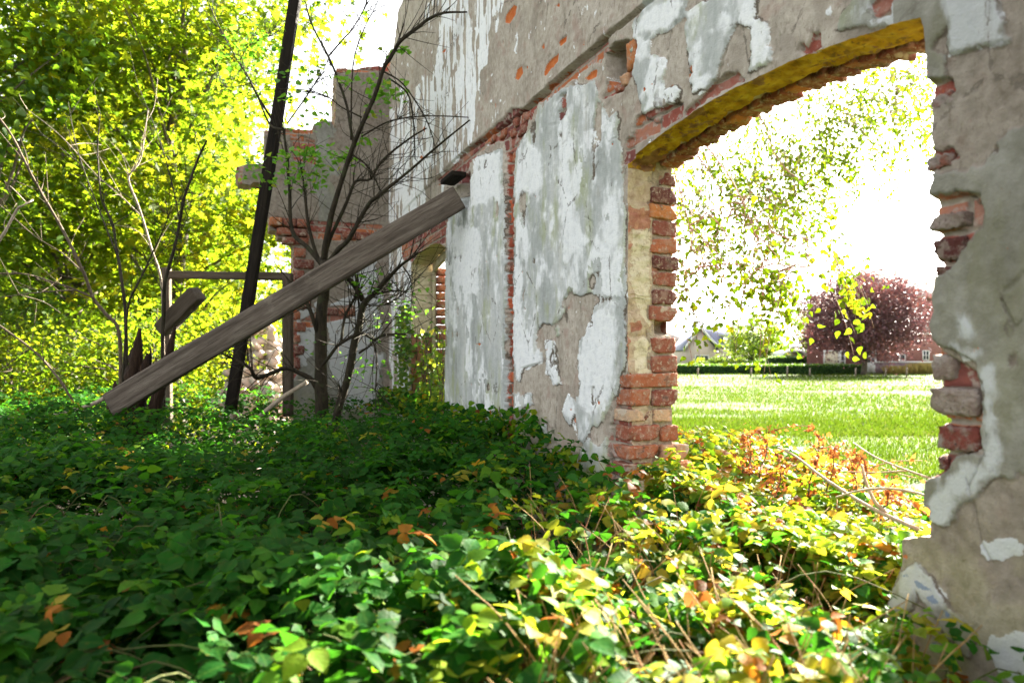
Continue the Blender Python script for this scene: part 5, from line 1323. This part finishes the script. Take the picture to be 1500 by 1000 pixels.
for P, ls, nl, ya in TW:
    V, Fs = tube(P, [.0032, .0011], 4); gt.add(V, Fs)
    j = np.argmin(np.linalg.norm(src - P[0], axis=1)); limb(gt, src[j], P[0], .0026, .0022, r_, .08, 4, 4)
    k = r_.integers(2, len(P), nl); pos = P[k] + r_.normal(0, .026, (nl, 3)); dd = unit(r_.normal(0, .7, (nl, 3)) + A([0, 0, -1.0])); nn = unit(rdir(nl, r_) + A([0, -.4, .2]))
    leaves(gl, RND if ya < 5 else KITE, pos, dd, nn, r_.uniform(.7, 1.2, nl) * ls, np.clip(r_.normal(.42, .22, nl), 0, 1))
# the bright drooping cluster in front of the dark red tree
for (px, py, y) in [(1250,432,3.3),(1255,440,3.3),(1248,445,3.3),(1262,450,3.3),(1258,456,3.3),(1268,462,3.3),(1272,458,3.3),(1245,426,3.3),(1240,420,3.35)]:
    n = 4; leaves(gl, RND, at(px, py, y) + r_.normal(0, .008, (n, 3)), unit(r_.normal(0, .4, (n, 3)) + A([0, 0, -1])), unit(r_.normal(0, .5, (n, 3)) + A([0, -1, .2])), r_.uniform(.017, .026, n), np.clip(r_.normal(.9, .08, n), 0, 1))
V, Fs = tube(trace([(1130,340),(1190,365),(1232,405),(1248,430),(1262,455),(1272,465)], (4.4,3.3), .002, .0, 1, lim=False), [.005, .0015], 5); gt.add(V, Fs)
limb(gt, LM[0][-1], at(1130, 340, 4.4), .006, .005, r_, .05, 4, 4)
# upper crown, above the arch and out of the picture
n = 9000; P = A([1.0, 7.2, 5.8]) + r_.normal(0, 1, (n, 3)) * A([.8, .8, 1.0]); P = P[(WN[0] * P[:, 0] + WN[1] * P[:, 1] - 1.4415) > .5]; n = len(P)
P = P[HOR - 1000 * (P[:, 2] - EYE) / P[:, 1] < 120]; n = len(P)
leaves(gl, KITE, P, unit(r_.normal(0, .7, (n, 3)) + A([0, 0, -1])), rdir(n, r_), r_.uniform(.03, .05, n), np.clip(r_.normal(.5, .24, n), 0, 1))
gt.build('branches', bark_mat('birch_twig', (.14, .105, .085), (.26, .21, .18), None, 40), birch, smooth=True); gl.build('crown', M_BIRCHL, birch)

# ================================================================== the far side of the meadow
def fz(py, y): return EYE + (HOR - py) / 1000 * y
def fx(px, y): return (px - 750) / 1000 * y
M_RED = None
def bricks_far(name, c1, c2, mo):
    N = NT(name); nd = N.n('ShaderNodeTexBrick')
    m = N.n('ShaderNodeMapping'); N.put(m.inputs['Vector'], N.co); m.inputs['Rotation'].default_value = (radians(90), 0, 0)
    N.put(nd.inputs['Vector'], m.outputs['Vector']); nd.inputs['Scale'].default_value = 4.0
    nd.inputs['Color1'].default_value = c1 + (1,); nd.inputs['Color2'].default_value = c2 + (1,); nd.inputs['Mortar'].default_value = mo + (1,)
    nd.inputs['Mortar Size'].default_value = .014
    f = N.noise(.7, 4); c = N.mix(N.math('MULTIPLY', f, .4), nd.outputs['Color'], c2)
    return N.done(N.bsdf(c, .9, None, .2))
M_RED = bricks_far('red_brick', (.26, .105, .095), (.20, .085, .078), (.28, .20, .18))
M_PALE = bricks_far('pale_brick', (.56, .46, .41), (.50, .42, .37), (.54, .48, .43))
M_SLATE = plain_mat('slate_roof', (.16, .17, .23), (.20, .215, .28), .6, 3)
M_TILE = plain_mat('brown_tile_roof', (.34, .28, .25), (.44, .36, .32), .8, 3)
M_WHITE = plain_mat('white_paint', (.78, .78, .76), (.70, .70, .68), .5, 6)
M_GLASS = plain_mat('dark_glass', (.02, .03, .035), (.05, .06, .06), .08, 1, .6)
M_CURT = plain_mat('cream_curtain', (.62, .55, .40), (.72, .66, .52), .9, 3)
M_GREYW = plain_mat('garden_wall', (.20, .155, .17), (.27, .21, .22), .9, 4)
M_POST = plain_mat('post_wood', (.16, .12, .09), (.28, .23, .18), .9, 9)
def part_box(name, mat, parent, *boxes, tint=None):
    g = Geo()
    for b in boxes: V, Fs = abox(*b); g.add(V, Fs)
    return g.build(name, mat, parent)
def window(parent, px0, px1, py0, py1, y, nx=2, ny=2, glass=None, fw=.07, name='window'):
    """framed window set into a front wall at distance y"""
    x0, x1, z0, z1 = fx(px0, y), fx(px1, y), fz(py1, y), fz(py0, y)
    B = [(x0, x0 + fw, y - .07, y + .02, z0, z1), (x1 - fw, x1, y - .07, y + .02, z0, z1), (x0 + fw, x1 - fw, y - .07, y + .02, z1 - fw, z1), (x0 + fw, x1 - fw, y - .07, y + .02, z0, z0 + fw)]
    for k in range(1, nx):
        c = x0 + (x1 - x0) * k / nx; B.append((c - .025, c + .025, y - .06, y + .01, z0 + fw, z1 - fw))
    for k in range(1, ny):
        c = z0 + (z1 - z0) * k / ny; B.append((x0 + fw, x1 - fw, y - .055, y + .005, c - .02, c + .02))
    f = part_box(name, M_WHITE, parent, *B)
    part_box('pane', glass or M_GLASS, f, (x0 + fw, x1 - fw, y - .022, y - .008, z0 + fw, z1 - fw))
    return f
# dark red brick house
Yh = 60.0
house = empty('brick_house', (fx(1290, Yh), Yh, 0), 'dark red brick house behind the purple-leaved tree', 'house')
hx0, hx1 = fx(1182, Yh), fx(1392, Yh)
g = Geo(); hb = fx(1184, Yh + 8) + .4
V, Fs = prism([(hx0, Yh, -.1), (hx1, Yh, -.1), (hx1, Yh + 8, -.1), (hb, Yh + 8, -.1)], (0, 0, fz(470, Yh) + .1)); g.add(V, Fs)
V, Fs = abox(fx(1300, Yh), hx1, Yh - .02, Yh + 7.5, fz(470, Yh), fz(435, Yh)); g.add(V, Fs); g.build('wall', M_RED, house)
zr = fz(432, Yh); g = Geo()
V, Fs = prism([(fx(1296, Yh), Yh - .4, zr - .3), (hx1 + .4, Yh - .4, zr - .3), (hx1 + .4, Yh + 4, zr + 2.6), (fx(1296, Yh), Yh + 4, zr + 2.6)], (0, .1, .25)); g.add(V, Fs)
V, Fs = prism([(fx(1296, Yh), Yh + 8.2, zr - .3), (hx1 + .4, Yh + 8.2, zr - .3), (hx1 + .4, Yh + 4, zr + 2.6), (fx(1296, Yh), Yh + 4, zr + 2.6)], (0, .1, .25)); g.add(V, Fs)
zl = fz(470, Yh)
V, Fs = prism([(hx0 - .3, Yh - .4, zl - .2), (fx(1296, Yh), Yh - .4, zl - .2), (fx(1296, Yh), Yh + 4, zl + 2.4), ((hx0 + hb) / 2 + .2, Yh + 4, zl + 2.4)], (0, .1, .22)); g.add(V, Fs)
V, Fs = prism([(hb - .3, Yh + 8.2, zl - .2), (fx(1296, Yh), Yh + 8.2, zl - .2), (fx(1296, Yh), Yh + 4, zl + 2.4), ((hx0 + hb) / 2 + .2, Yh + 4, zl + 2.4)], (0, .1, .22)); g.add(V, Fs)
g.build('roof', M_TILE, house)
window(house, 1206, 1229.5, 513, 536, Yh, 1, 1, M_CURT, .12); window(house, 1230, 1238, 513, 536, Yh, 1, 3, None, .10)
window(house, 1351, 1361, 513, 527.5, Yh); window(house, 1352.5, 1360, 471, 490, Yh - .02); window(house, 1317, 1326, 519, 528, Yh, 1, 1)
dr = part_box('door', M_WHITE, house, (fx(1267.5, Yh), fx(1283, Yh), Yh - .08, Yh + .02, 0, fz(513, Yh)))
for a, b in ((1270, 1274.6), (1276, 1280.5)):
    for c, d in ((515, 522), (523.4, 530.5)): part_box('pane', M_GLASS, dr, (fx(a, Yh), fx(b, Yh), Yh - .10, Yh - .07, fz(d, Yh), fz(c, Yh)))
part_box('handle', M_GLASS, dr, (fx(1268.6, Yh), fx(1269.4, Yh), Yh - .14, Yh - .08, 1.0, 1.12))
# garden wall with white coping
gw = empty('garden_wall', (fx(1330, 57), 57, 0), 'low purple-grey garden wall with a white coping before the brick house', 'wall')
part_box('wall', M_GREYW, gw, (fx(1284, 57), fx(1400, 57), 57, 57.2, 0, fz(531, 57)))
part_box('coping', M_WHITE, gw, (fx(1283.5, 57), fx(1400, 57), 56.95, 57.25, fz(531, 57), fz(529, 57)))
# pale house at the left with steep gable
Yp = 80.0
ph = empty('pale_house', (fx(1045, Yp), Yp, 0), 'pale brick house with a steep white-edged gable and grey slate roof', 'house')
zg, ze = fz(484, Yp), fz(511, Yp)
g = Geo()
V, Fs = prism([(fx(998, Yp), Yp - 1.5, 0), (fx(1043, Yp), Yp - 1.5, 0), (fx(1043, Yp), Yp - 1.5, ze), (fx(1020, Yp), Yp - 1.5, zg), (fx(998, Yp), Yp - 1.5, fz(513, Yp))], (0, 6, 0)); g.add(V, Fs)
V, Fs = abox(fx(1043, Yp) + .01, fx(1172, Yp), Yp + .5, Yp + 8, 0, fz(508, Yp)); g.add(V, Fs)
g.build('wall', M_PALE, ph)
g = Geo()
V, Fs = prism([(fx(1026, Yp), Yp + .2, fz(509, Yp)), (fx(1176, Yp), Yp + .2, fz(509, Yp)), (fx(1172, Yp), Yp + 4.5, fz(471, Yp) + .3), (fx(1032, Yp), Yp + 4.5, fz(471, Yp) + .3)], (0, .1, .2)); g.add(V, Fs)
V, Fs = prism([(fx(1026, Yp), Yp + 8.5, fz(509, Yp)), (fx(1176, Yp), Yp + 8.5, fz(509, Yp)), (fx(1172, Yp), Yp + 4.5, fz(471, Yp) + .3), (fx(1032, Yp), Yp + 4.5, fz(471, Yp) + .3)], (0, .1, .2)); g.add(V, Fs)
V, Fs = prism([(fx(1020, Yp), Yp - 1.8, zg + .25), (fx(996, Yp), Yp - 1.8, fz(514, Yp)), (fx(996, Yp), Yp + 4.4, fz(514, Yp)), (fx(1020, Yp), Yp + 4.4, zg + .25)], (0, 0, .14)); g.add(V, Fs)
V, Fs = prism([(fx(1020, Yp), Yp - 1.8, zg + .25), (fx(1046, Yp), Yp - 1.8, fz(512, Yp)), (fx(1046, Yp), Yp + 4.4, fz(512, Yp)), (fx(1020, Yp), Yp + 4.4, zg + .25)], (0, 0, .14)); g.add(V, Fs)
rf = g.build('roof', M_SLATE, ph)
g = Geo()
for a, b in (((1020, 482), (1047.5, 513)), ((1020, 482), (995.5, 515))):
    p0 = A([fx(a[0], Yp), Yp - 1.85, fz(a[1], Yp)]); p1 = A([fx(b[0], Yp), Yp - 1.85, fz(b[1], Yp)])
    V, Fs = prism([p0, p1, p1 + A([0, 0, .34]), p0 + A([0, 0, .34])], (0, .12, 0)); g.add(V, Fs)
g.build('bargeboard', M_WHITE, ph)
window(ph, 1018.6, 1021.6, 492, 501, Yp - 1.5, 1, 1, None, .05); window(ph, 1018, 1038, 520, 529, Yp - 1.5, 3, 1, None, .08)
f = part_box('roof_window', M_GLASS, ph, (fx(1060, Yp), fx(1069, Yp), Yp + .6, Yp + 2.4, fz(502, Yp), fz(491, Yp)))
part_box('pane', M_WHITE, f, (fx(1062, Yp), fx(1068, Yp), Yp + .54, Yp + .62, fz(500.5, Yp), fz(493, Yp)))
ch = part_box('chimney', M_WHITE, ph, (fx(1151, Yp), fx(1155, Yp), Yp + 3, Yp + 4, fz(505, Yp), fz(463, Yp)))
part_box('chimney_band', M_RED, ch, (fx(1150.6, Yp), fx(1155.4, Yp), Yp + 2.96, Yp + 4.04, fz(503, Yp), fz(494, Yp)))
# neighbour roof at the far left
nb = empty('tiled_house', (fx(992, 92), 92, 0), 'house with pale brown tiled roof left of the steep white gable', 'house')
part_box('wall', M_PALE, nb, (fx(962, 92), fx(1006, 92), 92, 99, 0, fz(497, 92)))
g = Geo()
for ya in (91.6, 99.4):
    V, Fs = prism([(fx(958, 92), ya, fz(498, 92)), (fx(1010, 92), ya, fz(498, 92)), (fx(1010, 92), 95.5, fz(474, 92)), (fx(958, 92), 95.5, fz(474, 92))], (0, .05, .2)); g.add(V, Fs)
g.build('roof', M_TILE, nb)
window(nb, 991, 1004, 499, 510, 92, 3, 2, None, .08)
# shed with white roof
Ys = 66.0
sh = empty('garden_shed', (fx(1163, Ys), Ys, 0), 'low garden shed with a white curved roof beside the brick house', 'shed')
part_box('wall', M_GREYW, sh, (fx(1147, Ys), fx(1179, Ys), Ys, Ys + 3, 0, fz(520, Ys)))
g = Geo(); pr = [(1142, 521), (1148, 515.5), (1160, 513), (1172, 513), (1178, 516), (1182, 521)]
V, Fs = prism([(fx(a, Ys), Ys - .4, fz(b, Ys)) for a, b in pr] + [(fx(a, Ys), Ys - .4, fz(b + 2.4, Ys)) for a, b in pr[::-1]], (0, 3.8, 0)); g.add(V, Fs); g.build('roof', M_WHITE, sh)
# hedges: clipped, leafy
M_HEDGE = leaf_mat('hedge_leaf', [(0, (.012, .05, .010)), (.6, (.03, .10, .015)), (1, (.10, .20, .03))], [(0, (.04, .16, .01)), (1, (.3, .5, .04))], .35)
M_CORE = plain_mat('hedge_core', (.010, .025, .008), (.02, .04, .012), .95)
def hedge(px0, px1, y, ztop, dep, n, seed, label):
    root = empty('clipped_hedge', (fx((px0 + px1) / 2, y), y, 0), label, 'hedge', 'clipped hedges')
    x0, x1 = fx(px0, y), fx(px1, y); part_box('core', M_CORE, root, (x0, x1, y, y + dep, 0, ztop - .08))
    r = np.random.default_rng(seed); g = Geo(); x = r.uniform(x0, x1, n); top = r.random(n) < .4
    z = np.where(top, ztop + r.normal(-.02, .05, n), r.uniform(.03, ztop, n)); yy = np.where(top, y + r.random(n) * dep, y - .02 + r.normal(0, .04, n))
    nn = np.where(top[:, None], A([0, -.2, 1.]), A([0, -1., .3])) + r.normal(0, .4, (n, 3))
    leaves(g, KITE, np.stack([x, yy, z], -1), rdir(n, r), unit(nn), r.uniform(.10, .17, n), np.clip(r.normal(.5, .2, n) + .3 * top, 0, 1)); g.build('foliage', M_HEDGE, root)  # top leaves tinted lighter, the sunlit top painted into their colour
hedge(984, 1268, 54, fz(534.5, 54), 1.0, 9000, 1, 'long low clipped hedge along the far edge of the meadow')
hedge(1128, 1183, 62, fz(523, 62), .9, 2500, 2, 'short taller clipped hedge before the white-roofed shed')
M_COPPER = leaf_mat('copper_leaf', [(0, (.085, .05, .06)), (.5, (.165, .094, .106)), (.8, (.24, .115, .115)), (1, (.34, .15, .13))], [(0, (.06, .026, .033)), (.6, (.15, .058, .058)), (1, (.30, .10, .075))], .25, spec=.05)
tree('copper_plum_tree', 'round purple-leaved tree with a forked trunk before the brick house', 'tree', (fx(1265, 51), 51, 0), fz(400, 51), 4.3, 1.5, 150, 34000, .17, M_COPPER, 101, (.46, .26), KITE, None, .22, .80, (1.06, .9, 1))
g = Geo()
tree('green_tree', 'rounded light green tree in front of the grey slate roof', 'tree', (fx(1098, 70), 70, 0), fz(462, 70), 2.4, .6, 60, 7000, .2, M_DEEP, 102, (.75, .2), KITE, None, .14, .5, (1.1, 1, 1))
tree('green_tree', 'darker green tree beside the slate-roofed house right of the light one', 'tree', (fx(1132, 74), 74, 0), fz(474, 74), 2.0, .6, 46, 5000, .2, M_DEEP, 103, (.5, .2), KITE, None, .12, .5)
tree('green_tree', 'olive green tree rising above the roof of the brick house', 'tree', (fx(1342, 84), 84, 0), fz(405, 84), 3.2, 4.0, 60, 6000, .26, M_DEEP, 104, (.85, .2), KITE, None, .2, .8, (1.2, 1, 1))
tree('green_tree', 'pale olive tree left of the purple-leaved one, before the chimney', 'tree', (fx(1183, 88), 88, 0), fz(455, 88), 2.6, 1.0, 46, 4500, .24, M_DEEP, 105, (.8, .2), KITE, None, .16, .7)
for i, (px, w, py, lab) in enumerate([(1050,.9,521,'low rounded bush behind the long hedge, left one below the roof window'),(1078,1.1,522,'low rounded bright bush behind the long hedge below the light green tree'),(1022,.9,523,'low bush before the gable wall of the pale house'),(1110,.9,524,'low dull bush behind the long hedge under the darker green tree')]):
    tree('shrub', lab, 'shrub', (fx(px, 64), 64, 0), fz(py, 64), w, .1, 20, 1500, .14, M_DEEP, 120 + i, (.75 if i != 3 else .45, .15), KITE, 'bushes behind the long hedge', .04, .24)
M_TALLG = leaf_mat('tall_dry_grass', [(0, (.22, .20, .05)), (.6, (.38, .31, .09)), (1, (.45, .33, .12))], [(0, (.4, .38, .08)), (1, (.7, .52, .2))], .4)
for i, (pa, pb, hh, lab) in enumerate([(1300, 1332, .75, 'wide tuft of tall dry yellow grass at the foot of the garden wall'), (1336, 1372, 1.0, 'taller tuft of dry yellow grass at the right end of the garden wall')]):
    r = np.random.default_rng(140 + i); n = 900; x = r.uniform(fx(pa, 55.5), fx(pb, 55.5), n); y = r.uniform(55.0, 56.2, n); h = hh * r.uniform(.5, 1, n); g = Geo()
    leaves(g, kite_tmpl(.07), np.stack([x, y, 0 * x], -1), unit(np.stack([r.normal(0, .25, n), r.normal(0, .2, n), np.ones(n)], -1)), unit(np.stack([r.normal(0, .5, n), -np.ones(n), .1 * np.ones(n)], -1)), h, np.clip(r.normal(.5, .2, n), 0, 1))
    tag(g.build('grass_tuft', M_TALLG, None, (fx((pa + pb) / 2, 55.5), 55.5, 0)), lab, 'grass tuft', 'dry grass tufts')
for i, (px, y, h, lab) in enumerate([(1100,47,.62,'fence post nearest the middle of the long far hedge'),(1153,47,.75,'pale fence post before the long hedge below the shed'),(1186,47,.6,'thin fence post before the right part of the long hedge'),(1253,46,.62,'fence post before the purple-leaved tree'),(1328,46,.68,'dark fence post before the tall dry grass'),(1022,48,.6,'fence post before the left end of the long hedge'),(1297,48,.6,'fence post before the white door of the brick house')]):
    g = Geo(); x = fx(px, y); V, Fs = tube(A([[x, y, -.05], [x + .01, y, h * .5], [x + .02, y, h]]), [.055, .05, .05], 8, .1, i); g.add(V, Fs)
    tag(g.build('fence_post', M_POST, None, (x, y, 0)), lab, 'post', 'meadow fence posts')

# ================================================================== light, sky, camera
SUN_AZ, SUN_EL = radians(40), radians(28)                # azimuth from +Y towards +X
w = bpy.data.worlds.new('World'); SC.world = w; w.use_nodes = True
nt = w.node_tree; nt.nodes.clear()
sky = nt.nodes.new('ShaderNodeTexSky'); sky.sky_type = 'NISHITA'; sky.sun_disc = False
sky.sun_elevation = SUN_EL; sky.sun_rotation = SUN_AZ; sky.air_density = 1.0; sky.dust_density = 4.0; sky.ozone_density = .6
bg = nt.nodes.new('ShaderNodeBackground'); bg.inputs['Strength'].default_value = .05
ow = nt.nodes.new('ShaderNodeOutputWorld'); hs = nt.nodes.new('ShaderNodeHueSaturation'); hs.inputs['Saturation'].default_value = .18; nt.links.new(sky.outputs[0], hs.inputs['Color']); nt.links.new(hs.outputs[0], bg.inputs[0]); nt.links.new(bg.outputs[0], ow.inputs[0])
import mathutils
ld = bpy.data.lights.new('sun', 'SUN'); ld.energy = 5.0; ld.angle = radians(.5); ld.color = (1.0, .93, .80)
lo = bpy.data.objects.new('sun', ld); COL.objects.link(lo)
lo.rotation_euler = mathutils.Vector((-sin(SUN_AZ) * cos(SUN_EL), -cos(SUN_AZ) * cos(SUN_EL), -sin(SUN_EL))).to_track_quat('-Z', 'Y').to_euler()
cd_ = bpy.data.cameras.new('camera'); cam = bpy.data.objects.new('camera', cd_); COL.objects.link(cam); SC.camera = cam
cam.location = (0, 0, EYE); cam.rotation_euler = (radians(90), 0, 0)
cd_.sensor_width = 36; cd_.lens = 24; cd_.shift_y = 25 / 1500; cd_.clip_end = 3000; cd_.clip_start = .05
cd_.dof.use_dof = True; cd_.dof.focus_distance = 3.2; cd_.dof.aperture_fstop = 3.0
SC.view_settings.view_transform = 'Standard'; SC.view_settings.look = 'None'; SC.view_settings.exposure = 3.74; SC.view_settings.gamma = 1
SC.cycles.max_bounces = 8; SC.cycles.transmission_bounces = 6; SC.cycles.diffuse_bounces = 4
